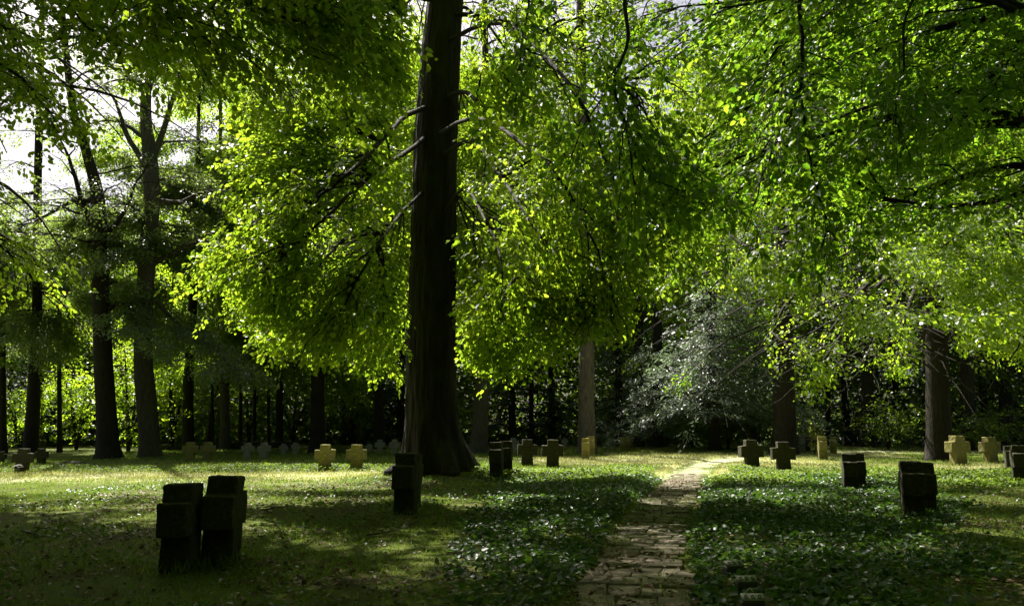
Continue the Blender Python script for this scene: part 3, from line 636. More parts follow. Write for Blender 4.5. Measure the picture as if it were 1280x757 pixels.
near_tree('beech beside the frame at right whose dark boughs and hanging twigs fill the upper right', TB, 17, .42,
    [([[TB[0], TB[1], 6.2], PP(1340, 215, 14), PP(1280, 237, 13.6), PP(1200, 262, 13.2), PP(1115, 250, 13), PP(1060, 225, 13)], .085),
     ([[TB[0], TB[1], 11], PP(1060, -120, 12.5), PP(1002, -20, 10.8), PP(1003, 60, 10.6), PP(1000, 120, 10.5), PP(970, 185, 10.4), PP(945, 245, 10.4)], .048, 1),
     ([[TB[0], TB[1], 11.5], PP(900, -140, 12), PP(792, -30, 10.8), PP(787, 50, 10.6), PP(768, 105, 10.5), PP(785, 170, 10.4), PP(792, 260, 10.3)], .05, 1),
     ([[TB[0], TB[1], 10.5], PP(1190, -50, 12), PP(1130, 10, 11), PP(1128, 80, 10.8), PP(1115, 140, 10.7), PP(1110, 190, 10.7)], .034, 1),
     ([PP(1000, 120, 10.5), PP(1010, 190, 10.5), PP(1025, 260, 10.4), PP(1042, 330, 10.4)], .022, 1),
     ([[TB[0], TB[1], 12], PP(800, -180, 13), PP(680, -60, 11.6), PP(662, 20, 11.3), PP(655, 70, 11.2), PP(648, 120, 11)], .04, 1),
     ([PP(785, 170, 10.4), PP(800, 210, 10.3), PP(835, 240, 10.3), PP(880, 260, 10.3)], .02, 1), ([PP(768, 105, 10.5), PP(800, 130, 10.6), PP(830, 180, 10.6), PP(845, 215, 10.6)], .016, 1), ([PP(655, 60, 11.2), PP(690, 85, 11.3), PP(715, 130, 11.3), PP(733, 190, 11.2)], .018, 1)],
    26, 1.6, 3.9, 6, 14, (5, 10), M_DEEP, 13, .12, .55, (.5, 3))
TC = (-12.5, 13); DENS[0] = 2.4
near_tree('beech beside the frame at left whose leafy boughs hang in the upper left corner', TC, 15, .38,
    [([[TC[0], TC[1], 8], PP(-60, 60, 13.5), PP(20, 90, 13), PP(80, 150, 12.7)], .05), ([[TC[0], TC[1], 9], PP(-40, -40, 13), PP(60, -10, 12.5), PP(120, 40, 12), PP(160, 60, 12)], .05),
     ([[TC[0], TC[1], 10], PP(0, -120, 11), PP(130, -60, 10), PP(250, -25, 9.5), PP(330, 10, 9.2), PP(400, 30, 9)], .06), ([[TC[0], TC[1], 9.5], PP(-20, -90, 11), PP(100, -40, 10), PP(190, 5, 9.5), PP(240, 35, 9.3)], .05), ([[TC[0], TC[1], 10], PP(120, -110, 10.5), PP(260, -60, 9.5), PP(350, -15, 9.2), PP(440, 12, 9)], .05), ([[TC[0], TC[1], 10.5], PP(150, -150, 10.5), PP(300, -90, 9.6), PP(420, -40, 9.2), PP(500, 15, 9)], .05)],
    14, 1.0, 2.1, 5.5, 12, (2.5, 5.5), M_BEECH, 13, .11, .5, (.5, 2.5))

# ---- unseen trees added around the viewer to block sun and sky
SH_TREES = []
for fx, fy, hh_, rr0 in [(-7, -4, 17, .4), (7.5, -3, 18, .45), (15, 5, 16, .4), (-15, 4, 17, .4), (0, -11, 18, .5), (18, 20, 17, .4), (-18, 19, 17, .35), (-15.5, 21, 24, .4), (12.5, 5, 21, .4), (-9, 6, 20, .4)]:
    bz = float(gz(fx, fy)); bs = np.array([fx, fy, bz])
    root = empty('beech_tree', bs, 'tall beech standing outside the picture and shading the foreground', 'tree', 'shading beeches around the viewer')
    S_ = []; wood = MB()
    for j in range(36):
        az = j*2.39996; za = R.uniform(7, hh_); l = R.uniform(4.5, 8.5); dv = np.array([math.cos(az), math.sin(az), 0]); a = np.array([fx, fy, za])
        limb_grow(wood, bez(a, a+dv*l*.5+[0, 0, 1], a+dv*l+[0, 0, -R.uniform(-.5, 2.5)], 8), .08, S_, sec=8, seclen=.4, spacing=.5, twigs=False)
    make_trunk(root, bs, np.array([[fx, fy, bz-.5], [fx, fy, bz+.3], [fx, fy, 7], [fx, fy, hh_]]), [rr0*1.1, rr0, rr0*.8, rr0*.3], B_DARK, 14, 24, .4, .9, extra=wood)
    SH_TREES.append((root, bs, S_))
# leaf sprays added along the sun's rays to shade the foreground, with fleck gaps
gx_, gy_ = R.uniform(-13, 14, 30000), R.uniform(1, 21.3, 30000)
hz_ = R.uniform(13.5, 21, 30000)
gap = noise2(gx_*1.0+20, gy_, .9)*.55+noise2(gx_, gy_+40, 2.6)*.45
thr = np.where(gx_ < -1.2, .66, np.where(gx_ > 3.5, .70, .64)); thr = np.where((gx_ < -1.5) & (gy_ > 10.5) & (gy_ < 18.5), .565, thr); thr = np.where((np.abs(path_dist(gx_, gy_)) < .75) & (gy_ > 7.5) & (gy_ < 19), .55, thr)
sel = gap < thr
gx_, gy_, hz_ = gx_[sel], gy_[sel], hz_[sel]
ps_ = np.stack([gx_, gy_, gx_*0], -1)+SUN*(hz_/SUN[2])[:, None]
px, py = proj(ps_); q7 = ps_+SUN*((7-ps_[:, 2])/SUN[2])[:, None]; thin = (np.hypot(q7[:, 0]-b0[0], q7[:, 1]-b0[1]+2) < 8.5) & (R.random(len(ps_)) < .6)
ps_ = ps_[~thin]; px, py = proj(ps_)
inview = (px > -100) & (px < 1380) & (py > -60)
own = inview & (np.hypot(ps_[:, 0]-b0[0], ps_[:, 1]-b0[1]) < 11) & (R.random(len(ps_)) < .5) & (px < 560); OWN = ps_[own]; ps_ = ps_[~inview]
sites = np.array([b0]+[t_[1] for t_ in SH_TREES]); near = np.argmin(np.hypot(ps_[:, None, 0]-sites[None, :, 0], ps_[:, None, 1]-sites[None, :, 1]), 1)
SHADE_EXTRA = [ps_[near == j] for j in range(len(sites))]
for j, (root, bs, S_) in enumerate(SH_TREES):
    pos = np.concatenate([s[0] for s in S_]); px, py = proj(pos)
    out = np.concatenate([s[1] for s in S_])
    inn = (px > -170) & (px < 1450) & (py > -150) & (pos[:, 1] > -1)
    q = keep(pos) & ~inn; pos, out = pos[q], out[q]
    e_ = SHADE_EXTRA[j+1]; e_ = e_[keep(e_, front=False)]; pos = np.concatenate([pos, e_]); out = np.concatenate([out, rand_unit(len(e_), .3)])
    mb = MB(); sprays(mb, pos, out, 10, .27, 1.1, .45, False); link('crown', mb.mesh('crown', M_DEEP, bs), root)
SB.append((OWN, rand_unit(len(OWN), .3))); SB.append((SHADE_EXTRA[0], rand_unit(len(SHADE_EXTRA[0]), .3)));
def clear_of_limbs(S_):                              # the heavy limbs stand free of leaves on the near side
    o_ = []
    for p_, d_ in S_:
        px, py = proj(p_); k = np.ones(len(p_), bool)
        for lp in TRACED:
            q = catmull(lp, 40); qx, qy = proj(q)
            dist = np.hypot(px[:, None]-qx, py[:, None]-qy); i = dist.argmin(1)
            k &= ~((dist.min(1) < 13) & (p_[:, 1] < q[i, 1]+.5))
        o_.append((p_[k], d_[k]))
    return o_
SB[:] = clear_of_limbs(SB)
finish_crown(*BIG_ARGS)

# ---- conifer with silvery feathery boughs
def conifer(name, label, px, py, d, h, rad0, zlo, leafm, k=14, leaf=.12, size=.9, nb=60, rpx=6, droop=.5, group=None, dens=1.0):
    p = P(px, py, d); bz = float(gz(p[0], p[1])); bs = np.array([p[0], p[1], bz]); root = empty(name, bs, label, 'tree', group)
    wood = MB(); S_ = []
    for j in range(nb):
        z = zlo+(h-zlo)*(j/nb)**1.1; az = j*2.39996; l = rad0*(1-(z-zlo)/(h-zlo+1))*R.uniform(.75, 1.1)+.4
        dv = np.array([math.cos(az), math.sin(az), 0]); a = np.array([p[0], p[1], bz+z]); e = a+dv*l+[0, 0, -droop*l]
        sp = bez(a, a+dv*l*.55+[0, 0, .05*l], e, 8); tube(wood, sp, np.linspace(.05, .01, 8), 4)
        m = max(3, int(l*4*dens)); t = R.uniform(.15, 1., m); i = np.clip(t*7, 0, 6.99).astype(int)
        sd = np.cross(dv, [0, 0, 1.])*R.choice([-1, 1], m)[:, None]
        S_.append((sp[i]+R.normal(size=(m, 3))*[.2, .2, .06]+sd*R.uniform(0, .3, m)[:, None]*l*(1-t)[:, None], norm(dv+sd*.7)))
    make_trunk(root, bs, np.array([bs+[0, 0, -.4], bs+[0, 0, .2], bs+[0, 0, h*.5], bs+[0, 0, h]]), np.array([rpx*1.1, rpx, rpx*.6, 1])*d/F, B_DARK, 10, 20, .3, .6, extra=wood)
    pos = np.concatenate([s[0] for s in S_]); out = np.concatenate([s[1] for s in S_]); q = keep(pos, ground=name != 'hemlock_tree'); pos, out = pos[q], out[q]
    mb = MB(); sprays(mb, pos, out, int(k*1.7), leaf*1.1, size, .25, False, .3, .3); link('crown', mb.mesh('crown', leafm, bs), root); return root
conifer('hemlock_tree', 'silvery conifer with feathery drooping boughs right of the pine', 893, 556, 48, 16.5, 6.4, 2.2, M_NEEDLE, 16, .2, 1.1, 110, 7, .40, None, 2.0)
conifer('hemlock_tree', 'pale feathery conifer close to the pine trunk in the wood edge', 775, 556, 56, 14, 4.0, 1., M_NEEDLE, 14, .2, 1.0, 60, 6, .55)
for px, d, h, rd, lb in [(640, 58, 18, 4.5, 'dark spruce in the wood edge between the leaning grey trunk and the pine'), (690, 62, 20, 4.5, 'dark spruce in the wood edge just left of the pine'),
                         (1060, 58, 17, 5, 'dark spruce in the wood edge left of the thick right trunk'), (1125, 62, 19, 5, 'dark spruce deep in the shade beside the thick right trunk'),
                         (1235, 55, 18, 5, 'dark spruce behind the crosses at the right edge'), (1310, 52, 18, 5, 'dark spruce at the very right edge of the wood'), (500, 60, 17, 4.5, 'dark spruce in the wood edge behind the big beech trunk'),
                         (440, 62, 16, 4, 'dark spruce in the wood edge left of the big beech trunk'), (5, 54, 9, 4.5, 'low dark spruce in the wood edge at the left frame edge'), (75, 58, 8.5, 4, 'low dark spruce between the slim left trunks')]:
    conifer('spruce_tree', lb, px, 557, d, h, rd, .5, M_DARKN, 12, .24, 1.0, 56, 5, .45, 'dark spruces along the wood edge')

# ---- bare thin trunks in the wood edge
for k_, (px, py, d, r, top, lb) in enumerate([(797, 556, 55, 7, 190, 'dark slim trunk, left one of two standing right of the pine'), (822, 556, 54, 6.5, 170, 'dark slim trunk, right one of two standing right of the pine'), (1084, 556, 54, 7.5, 60, 'dark slim trunk midway between the straight and the thick right trunks'),
                         (1209, 556, 50, 8, 60, 'dark trunk just right of the thick right trunk'), (1256, 556, 52, 7, 60, 'dark trunk near the right frame edge'), (474, 556, 52, 6, 60, 'slim dark trunk just left of the big beech'), (349, 558, 52, 4.5, 200, 'thin dark trunk behind the grey crosses left of centre'),
                         (74, 568, 47, 2.8, 250, 'very thin straight trunk right of the slim left tree'), (52, 566, 50, 3, 300, 'very thin trunk touching the slim left tree'), (3, 566, 46, 4.5, 280, 'thin dark trunk at the left frame edge'), (300, 558, 54, 2.2, 380, 'sapling stem right of the mossy slim trunk'),
                         (318, 558, 55, 2, 400, 'sapling stem behind the left of the grey crosses'), (336, 558, 56, 1.8, 390, 'sapling stem behind the right of the grey crosses'), (265, 560, 55, 2, 380, 'sapling stem between the slim trunks'), (213, 562, 52, 2.4, 330, 'sapling stem right of the bent grey oak'),
                         (430, 557, 57, 2.5, 300, 'sapling stem behind the right green-lit cross'), (664, 556, 60, 3, 250, 'sapling stem behind the crosses left of the pine'), (862, 556, 58, 2.4, 250, 'sapling stem at the far turn of the path'), (893, 556, 57, 2.6, 250, 'sapling stem under the silvery conifer'), (945, 556, 57, 2.6, 250, 'sapling stem left of the straight dark trunk'), (1035, 556, 58, 3, 200, 'sapling stem behind the side-on crosses at right')]):
    broadleaf('sapling' if r < 4 else 'beech_tree', lb, d, [(px, py), (px+R.uniform(-1, 1), (py+top)/2), (px+R.uniform(-4, 4), top-(90 if r >= 4 and px > 150 else 0))], [r*1.1, r*.8, r*.25], B_DARK, M_WOOD, [], 7 if r < 4 else 26, 5, 12 if r < 4 else 30, (1.5, 3) if r < 4 else (3.5, 6.5), 8, .22, .9, (0, 1.5), rl=.03 if r < 4 else .07, sec=6, group='thin trunks along the wood edge', amt=.25)

# ---- shrubs at the wood edge
def shrub(label, px, py, d, w_, h, leafm, n, leaf=.16, name='shrub', stems=5, kk=9, size=.6, group=None):
    p = P(px, py, d); bz = float(gz(p[0], p[1])); bs = np.array([p[0], p[1], bz]); root = empty(name, bs, label, 'shrub', group)
    wood = MB(); S_ = []
    for j in range(stems):
        dv = norm(np.array([R.normal(), R.normal(), 0]))*w_*R.uniform(.3, .8)
        sp = wiggle(bez(bs+[0, 0, -.1], bs+dv*.3+[0, 0, h*.6], bs+dv+[0, 0, h*R.uniform(.6, .95)], 8), .03); tube(wood, sp, np.linspace(.03, .006, 8)*max(h/2, .4), 4)
        m = n//stems; i = R.integers(2, 8, m); S_.append((sp[i]+R.normal(size=(m, 3))*[w_*.33, w_*.33, h*.14], rand_unit(m, .3)))
    link('stem', wood.mesh('stem', B_DARK, bs), root)
    pos = np.concatenate([s[0] for s in S_]); out = np.concatenate([s[1] for s in S_]); q = (pos[:, 2] > bz+.05); 
    mb = MB(); sprays(mb, pos[q], out[q], kk, leaf, size, .5, False, .2); link('foliage', mb.mesh('foliage', leafm, bs), root); return root
for px, py, d, w_, h, n, lb in [(160, 566, 47, 2.6, 7, 520, 'bright green bush filling the gap between the two left oaks'), (95, 566, 50, 2.5, 6, 420, 'bright green bush between the thin left trunks and the dark oak'), (215, 562, 54, 2.2, 6.5, 420, 'bright green bush right of the bent grey oak'),
                            (310, 560, 58, 3.2, 5.5, 420, 'leafy bush behind the row of grey crosses'), (260, 560, 60, 2.6, 7, 420, 'leafy bush between the two slim trunks'), (365, 559, 60, 2.8, 5, 380, 'leafy bush left of the forked trunk'), (440, 558, 57, 2.2, 4, 300, 'leafy bush right of the forked trunk'),
                            (910, 556, 52, 2.6, 3.2, 380, 'low spreading bush at the far bend of the path'), (950, 556, 50, 1.8, 2.6, 260, 'low bush left of the straight dark trunk'), (865, 556, 54, 2, 2.4, 240, 'low dark bush beyond the far bend of the path'), (1110, 557, 50, 2.4, 3, 300, 'shaded bush left of the thick right trunk'), (560, 557, 56, 2.5, 3.5, 260, 'shaded bush just beyond the big beech'),
                            (25, 568, 48, 2, 4.5, 300, 'shaded bush at the left frame edge'), (1240, 557, 48, 2.2, 2.6, 240, 'shaded bush behind the crosses at the right edge')]:
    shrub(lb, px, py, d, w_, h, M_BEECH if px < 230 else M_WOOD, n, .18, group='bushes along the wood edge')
shrub('small yellowish bush beside the side-on crosses at right', 1018, 561, 43, .35, 1.4, M_YELL, 40, .12, 'yellow_bush', 3, 8, .3)
g_ = gpt(1163, 561); shrub('low white flowering bush at the foot of the thick right trunk', 1163, 561, g_[1], .8, .75, M_BLOOM, 60, .10, 'flowering_bush', 5, 7, .3)

# ---- the deep wood behind (one mass) and an unseen wood added around the viewer to block skylight
def mass(name, label, n, fn, leafm, size):
    p = fn(n); nn = norm(np.tile([[0, 0, .8]], (len(p), 1))+R.normal(size=(len(p), 3))*.6); d = rand_unit(len(p), .5); d = norm(d-(d*nn).sum(-1, keepdims=True)*nn)
    l = size*R.uniform(.6, 1.3, len(p)); mb = MB(); leaves(mb, p, d, nn, l, l*.65, False)
    tag(link(name, mb.mesh(name, leafm)), label, 'wood', None, 'stuff')
def far_wood(n):
    px = R.uniform(-250, 1530, n); d = R.uniform(60, 92, n); u = (px-640)/F
    hmax = np.interp(px, [-250, 0, 110, 180, 300, 420, 600, 745, 770, 830, 880, 1000, 1280, 1530], [12, 12, 14, 20, 32, 38, 38, 28, 20, 20, 30, 38, 40, 36])*(.75+.5*noise2(px, d*3, 45.))
    z = .2+R.random(n)**1.15*hmax
    p = np.stack([u*d, d, z], -1)
    c = noise2(p[:, 0]+p[:, 1]*.7, z*1.3+p[:, 1]*.4, 2.2)*.65+noise2(p[:, 0], z+p[:, 1], 5.5)*.35
    return p[(c > .34) & keep(p, front=False)]
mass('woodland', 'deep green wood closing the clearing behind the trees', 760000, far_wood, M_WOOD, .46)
def shading_ring(n):
    a = R.uniform(math.pi*1.0-.35, 2*math.pi+.35, n); r = R.uniform(18, 32, n)
    p = np.stack([np.cos(a)*r, np.sin(a)*r,   .2+R.random(n)*33], -1); px, py = proj(p)
    c = noise2(p[:, 0], p[:, 2]+p[:, 1], 3.)
    return p[(c > .35) & ~((px > -60) & (px < 1340) & (p[:, 1] > 0))]
mass('shading_wood', 'wood on the near side of the clearing around the viewer', 200000, shading_ring, M_WOOD, .8)

# ------------------------------------------------------------------ stone crosses
def cross_mesh(name, material, seed, Wd=.76, H=.98, T=.34):
    import bmesh
    rg = random.Random(seed); bm = bmesh.new(); h = .185; a0, a1 = .42, .78
    out = [(-.235, -.25), (.235, -.25), (.205, a0), (Wd/2, a0-.01), (Wd/2-.008, a1), (h, a1+.005), (h-.008, H), (-h+.008, H), (-h, a1+.005), (-Wd/2+.008, a1), (-Wd/2, a0-.01), (-.205, a0)]
    vs = [bm.verts.new((x+rg.uniform(-.014, .014), -T/2+rg.uniform(-.01, .01), z+rg.uniform(-.014, .014))) for x, z in out]
    f = bm.faces.new(vs); ex = bmesh.ops.extrude_face_region(bm, geom=[f])
    for g in ex['geom']:
        if isinstance(g, bmesh.types.BMVert): g.co.y += T; g.co.x += rg.uniform(-.006, .006)
    bmesh.ops.recalc_face_normals(bm, faces=bm.faces)
    bmesh.ops.bevel(bm, geom=list(bm.edges), offset=.026, segments=2, affect='EDGES', profile=.6)
    bmesh.ops.triangulate(bm, faces=[f for f in bm.faces if len(f.verts) > 4])
    bmesh.ops.subdivide_edges(bm, edges=[e for e in bm.edges if e.calc_length() > .07], cuts=2, use_grid_fill=True)
    for v in bm.verts:
        x, y, z = v.co
        k = math.sin(x*31+seed)*math.sin(z*27+seed*2)*math.sin(y*29+1)*.009
        v.co += v.normal*(k+rg.uniform(-.006, .006))
    me = bpy.data.meshes.new(name); bm.to_mesh(me); bm.free(); me.materials.append(material); return me
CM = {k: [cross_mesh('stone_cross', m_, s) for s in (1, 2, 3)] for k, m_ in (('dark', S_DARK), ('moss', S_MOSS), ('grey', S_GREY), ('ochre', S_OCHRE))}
GC = 'stone grave crosses in the woodland cemetery'
CR = [  # px, base y, top y, yaw in degrees (0 faces the viewer), stone, label
 (225, 712, 603, 94, 'dark', 'black stone cross nearest the viewer at left, front of its overlapping pair'),
 (276, 704, 593, 96, 'dark', 'black stone cross at left, just behind the nearest cross and taller in view'),
 (507, 641, 566, 86, 'dark', 'near-black stone cross turned side-on at the foot of the big beech trunk'),
 (513, 632, 567, 88, 'dark', 'black cross half hidden behind the side-on one at the big beech foot'),
 (621, 597, 552, 84, 'dark', 'black cross turned side-on immediately right of the big beech, front one of two'),
 (633, 594, 551, 86, 'dark', 'black cross immediately right of the big beech, rear one of two'),
 (1064, 616, 566, 71, 'dark', 'single-looking black cross turned side-on in the ivy right of the path'),
 (1074, 613, 566, 72, 'dark', 'black cross overlapped by the side-on cross in the ivy right of the path'),
 (1142, 648, 576, 70, 'dark', 'largest black cross in the right half, turned side-on, left one of its pair'),
 (1157, 642, 577, 71, 'dark', 'black cross in the right half, right one of the largest side-on pair'),
 (1276, 604, 556, 64, 'dark', 'black cross cut off by the right frame edge'),
 (1264, 588, 557, 66, 'dark', 'dark cross just behind the one cut off at the right frame edge'),
 (406, 588, 555, 6, 'moss', 'green mossy cross facing the viewer, left one of the pair left of the big beech'),
 (445, 587, 555, -4, 'moss', 'green mossy cross facing the viewer, right one of the pair left of the big beech'),
 (659, 582, 549, 5, 'dark', 'dark cross facing the viewer right of the big beech, left one of its pair'),
 (691, 584, 549, -3, 'dark', 'dark cross facing the viewer right of the big beech, right one of its pair'),
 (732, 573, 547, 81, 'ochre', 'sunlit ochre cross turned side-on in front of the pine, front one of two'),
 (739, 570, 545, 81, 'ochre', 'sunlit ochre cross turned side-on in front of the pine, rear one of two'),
 (779, 564, 546, 80, 'moss', 'small mossy cross turned side-on right of the pine, left one of two'),
 (786, 563, 546, 80, 'moss', 'small mossy cross turned side-on right of the pine, right one of two'),
 (814, 558, 545, 4, 'dark', 'tiny dark cross at the shaded wood edge, nearer the pine of two'),
 (833, 557, 545, 4, 'dark', 'tiny dark cross at the shaded wood edge, nearer the path of two'),
 (940, 587, 549, 3, 'dark', 'black cross facing the viewer right of the path, left one of its pair'),
 (980, 590, 552, -5, 'dark', 'black cross facing the viewer right of the path, right one of its pair'),
 (994, 561, 545, 10, 'dark', 'small dark cross peeping out behind the right of the two black path crosses'),
 (1003, 564, 543, 73, 'grey', 'small pale-edged cross turned side-on beside the yellowish bush'),
 (1010, 563, 545, 62, 'dark', 'small dark cross touching the yellowish bush'),
 (1029, 574, 545, 74, 'moss', 'mossy cross turned side-on right of the yellowish bush, larger of two'),
 (1042, 567, 545, 73, 'moss', 'mossy cross turned side-on right of the yellowish bush, smaller of two'),
 (1137, 559, 545, 0, 'dark', 'tiny dark cross in the shade left of the white flowering bush, farther left of two'),
 (1156, 559, 545, 0, 'dark', 'tiny dark cross in the shade directly beside the white flowering bush'),
 (1198, 581, 544, 14, 'moss', 'sunlit brown cross right of the white flowering bush, bright along its left edge'),
 (1239, 578, 546, 14, 'moss', 'brown cross behind the pale weeds at right, right of the brightly edged one'),
 (27, 590, 560, 3, 'dark', 'dark cross with white flowers at its foot near the left frame edge'),
 (51, 580, 560, 5, 'dark', 'dark cross behind and right of the one with white flowers'),
 (1, 579, 564, 5, 'dark', 'dark cross cut off by the left frame edge'),
 (237, 576, 552, 4, 'moss', 'brownish cross left of the row of grey ones, left of its pair'),
 (259, 575, 552, -4, 'moss', 'mossy yellowish cross left of the row of grey ones, right of its pair'),
 (309, 573, 553, 3, 'grey', 'grey cross in the far row, first from the left'),
 (330, 573, 553, -3, 'grey', 'grey cross in the far row, second from the left'),
 (354, 568, 554, 3, 'grey', 'grey cross in the far row, third from the left'),
 (369, 567, 553, -3, 'grey', 'grey cross in the far row, fourth from the left'),
 (461, 565, 554, 0, 'grey', 'tiny grey cross at the wood edge just right of the green mossy pair'),
 (475, 566, 549, 0, 'grey', 'tall grey cross at the wood edge left of the big beech, middle of three'),
 (493, 567, 549, 0, 'grey', 'grey cross at the wood edge touching the big beech in view'),
 (642, 565, 547, 0, 'grey', 'grey cross half hidden behind the black ones right of the big beech'),
 (706, 558, 547, 0, 'grey', 'tiny grey cross at the wood edge left of the pine'),
]
for j, (px, by, ty, yaw, st, lb) in enumerate(CR):
    p = gpt(px, by); q = P(px, ty, p[1]); sc_ = (q[2]-p[2])/.98
    o = link('stone_cross', CM[st][j % 3], None, p); tag(o, lb, 'grave cross', GC)
    o.scale = (sc_,)*3; o.rotation_euler = (R.uniform(-.025, .025), R.uniform(-.02, .02), rad(yaw))

# grass grown up round the stones
mb = MB()
for px, by, ty, yaw, st, lb in CR:
    p = gpt(px, by)
    if p[1] > 36: continue
    n = 150; a = R.uniform(0, 2*math.pi, n); q = p+np.stack([np.cos(a)*R.uniform(.2, .5, n), np.sin(a)*R.uniform(.2, .5, n), a*0], -1); q[:, 2] = gz(q[:, 0], q[:, 1])
    d = norm(np.tile([[0, 0, 1.]], (n, 1))+R.normal(size=(n, 3))*[.4, .4, .1]); nn = rand_unit(n, .2); nn = norm(nn-(nn*d).sum(-1, keepdims=True)*d)
    leaves(mb, q, d, nn, R.uniform(.05, .19, n)*(.5+noise2(q[:, 0], q[:, 1], .4)), .012, False)
tag(link('tall_grass', mb.mesh('tall_grass', M_GRASS)), 'longer grass left standing round the feet of the crosses', 'grass', None, 'stuff')
# ------------------------------------------------------------------ small things
# marker blocks with pale number plates by the path
def pm(name, c, rough=.7):
    m, t, b, out = mat(name); tc = N(t, 'ShaderNodeTexCoord'); n1 = N(t, 'ShaderNodeTexNoise', Scale=40, Detail=5); t.links.new(tc.outputs['Object'], n1.inputs[0])
    r = ramp(t, [(.3, tuple(x*.6 for x in c)), (.7, c)], n1.outputs[0]); t.links.new(r.outputs[0], b.inputs['Base Color']); b.inputs['Roughness'].default_value = rough; return m
P_BLK = pm('black_stone', (.03, .028, .025)); P_PLT = pm('pale_plate', (.30, .29, .25)); P_INK = pm('dark_digit', (.04, .04, .035)); P_ROD = pm('pale_rod', (.35, .34, .28))
def box(mb, c, s, rot=None, bev=0):
    c = np.array(c); v = np.array([(x, y, z) for z in (-.5, .5) for y in (-.5, .5) for x in (-.5, .5)])*s
    if rot is not None: v = v@np.array(rot).T
    mb.add(v+c, [(0, 2, 3, 1), (4, 5, 7, 6), (0, 1, 5, 4), (2, 6, 7, 3), (0, 4, 6, 2), (1, 3, 7, 5)])
for (px, py, wd, yaw, lb) in [(917, 720, .20, .28, 'small black marker block with tilted pale plate, farthest of three beside the path'), (933, 741, .19, .06, 'small black marker block with pale plate, middle of three beside the path'), (941, 766, .19, -.04, 'small black marker block with pale plate, nearest of three beside the path')]:
    p = gpt(px, py); p[2] -= .05; root = empty('grave_marker', p, lb, 'marker', 'small numbered markers beside the path'); root.rotation_euler = (0, 0, yaw)
    mb = MB(); box(mb, (0, 0, .05), (wd, .11, .20)); me = mb.mesh('block', P_BLK); ob = link('block', me, root)
    bv = ob.modifiers.new('bevel', 'BEVEL'); bv.width = .012; bv.segments = 2
    a = rad(38); rot = [[1, 0, 0], [0, math.cos(a), -math.sin(a)], [0, math.sin(a), math.cos(a)]]
    mb = MB(); box(mb, (0, -.02, .178), (wd*.96, .075, .012), rot); pl = link('plate', mb.mesh('plate', P_PLT), root)
    for u in (-.055, 0, .055):                      # three dark worn digits, too blurred to read
        mb = MB()
        ring = [(-.013, -.019), (.013, -.019), (.013, .019), (-.013, .019)]; inn = [(-.006, -.011), (.006, -.011), (.006, .011), (-.006, .011)]
        mb.add([np.array([u, -.02, .178])+np.array(rot)@np.array([x_, y_, z_]) for z_ in (.006, .0085) for x_, y_ in ring+inn],
               [(8+e, 8+(e+1) % 4, 12+(e+1) % 4, 12+e) for e in range(4)]+[(e, (e+1) % 4, 8+(e+1) % 4, 8+e) for e in range(4)]+[(4+(e+1) % 4, 4+e, 12+e, 12+(e+1) % 4) for e in range(4)])
        link('digit', mb.mesh('digit', P_INK), pl)
p = gpt(908, 690); mb = MB(); tube(mb, [p+[0, 0, -.1], p+[.005, 0, .1], p+[0, 0, .22]], [.006, .006, .005], 6)
tag(link('stake', mb.mesh('stake', P_ROD)), 'thin pale stake standing in the ivy by the farthest marker', 'stake')
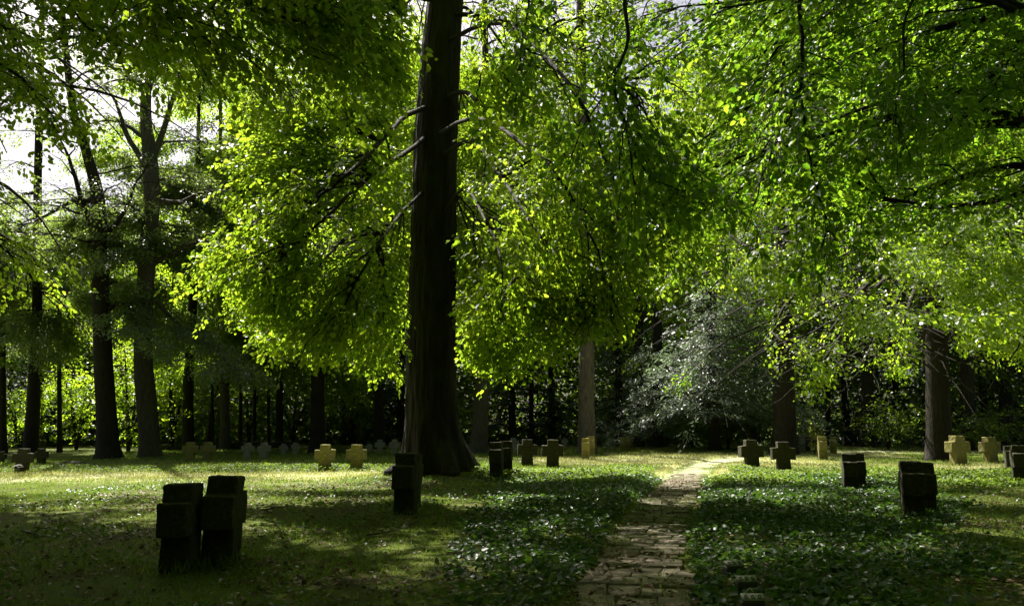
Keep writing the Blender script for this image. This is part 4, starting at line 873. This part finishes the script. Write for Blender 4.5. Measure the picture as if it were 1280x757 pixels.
# fallen log, branches
p = gpt(95, 585); mb = MB(); tube(mb, [p+[-.75, 0, .10], p+[-.2, .05, .13], p+[.3, 0, .11], p+[.7, -.05, .08]], [.10, .14, .13, .08], 12, .15)
for e in (0, -1):
    pass
tag(link('fallen_log', mb.mesh('log', B_DARK, (0, 0, 0), True)), 'short dark rotten log lying in the grass at left', 'log')
for pl, r, lb in [([(458, 672), (490, 667), (515, 658), (533, 646)], .012, 'thin curved fallen branch on the moss left of the big beech'), ([(28, 667), (42, 670), (58, 675)], .02, 'short pale fallen branch on the dark soil at far left'),
                  ([(1268, 647), (1274, 641), (1282, 636)], .012, 'short fallen branch near the right frame edge'), ([(330, 640), (350, 636), (372, 634)], .012, 'straight fallen branch on the moss right of the nearest crosses')]:
    pts = np.array([gpt(*q)+[0, 0, .04] for q in pl]); mb = MB(); c = catmull(pts, 14); tube(mb, c, np.linspace(r, r*.4, 14), 6, .2)
    a = c[6]; tube(mb, [a, a+(c[9]-a)*.6+[.0, .1, .06], a+(c[11]-a)*.8+[0, .22, .08]], [r*.5, r*.35, r*.2], 5)
    tag(link('fallen_branch', mb.mesh('fallen_branch', B_GREY, (0, 0, 0), True)), lb, 'branch', 'fallen branches on the ground')
# white flowers at the cross on the left
p = gpt(28, 591); root = empty('flower_bunch', p, 'small bunch of white flowers laid at the foot of a dark cross', 'flowers')
mb = MB(); sm = MB()
for j in range(9):
    q = p+[R.uniform(-.22, .22), R.uniform(-.3, -.15), R.uniform(.1, .28)]; tube(sm, [p+[0, -.2, 0], q], [.006, .004], 4)
    n = 9; an = np.linspace(0, 2*math.pi, n, endpoint=False); d = np.stack([np.cos(an), np.sin(an), an*0+.4], -1); d = norm(d); nn = norm(np.array([0, 0, 1.])-d*d[:, 2:3]); leaves(mb, np.tile(q, (n, 1)), d, nn, .06, .035)
link('bloom', mb.mesh('bloom', M_BLOOM, p), root); link('stem', sm.mesh('stem', M_IVY, p), root)
# low mossy wall behind the far crosses
a, b = P(198, 566, 49), P(372, 563, 52); n = 26; mb = MB()
for j in range(n):
    for lv in range(2):
        t = (j+.5+.5*(lv % 2))/n; c = a*(1-t)+b*t; c[2] = float(gz(c[0], c[1]))+.11+lv*.2; box(mb, c+R.normal(size=3)*[.0, .03, .01], (np.hypot(*(b-a)[:2])/n-.01, .34, .19), None)
wl = link('stone_wall', mb.mesh('stone_wall', S_DARK)); tag(wl, 'low dark mossy stone wall behind the far row of grey crosses', 'wall')
bv = wl.modifiers.new('bevel', 'BEVEL'); bv.width = .03; bv.segments = 2
print('TREES', TREES)
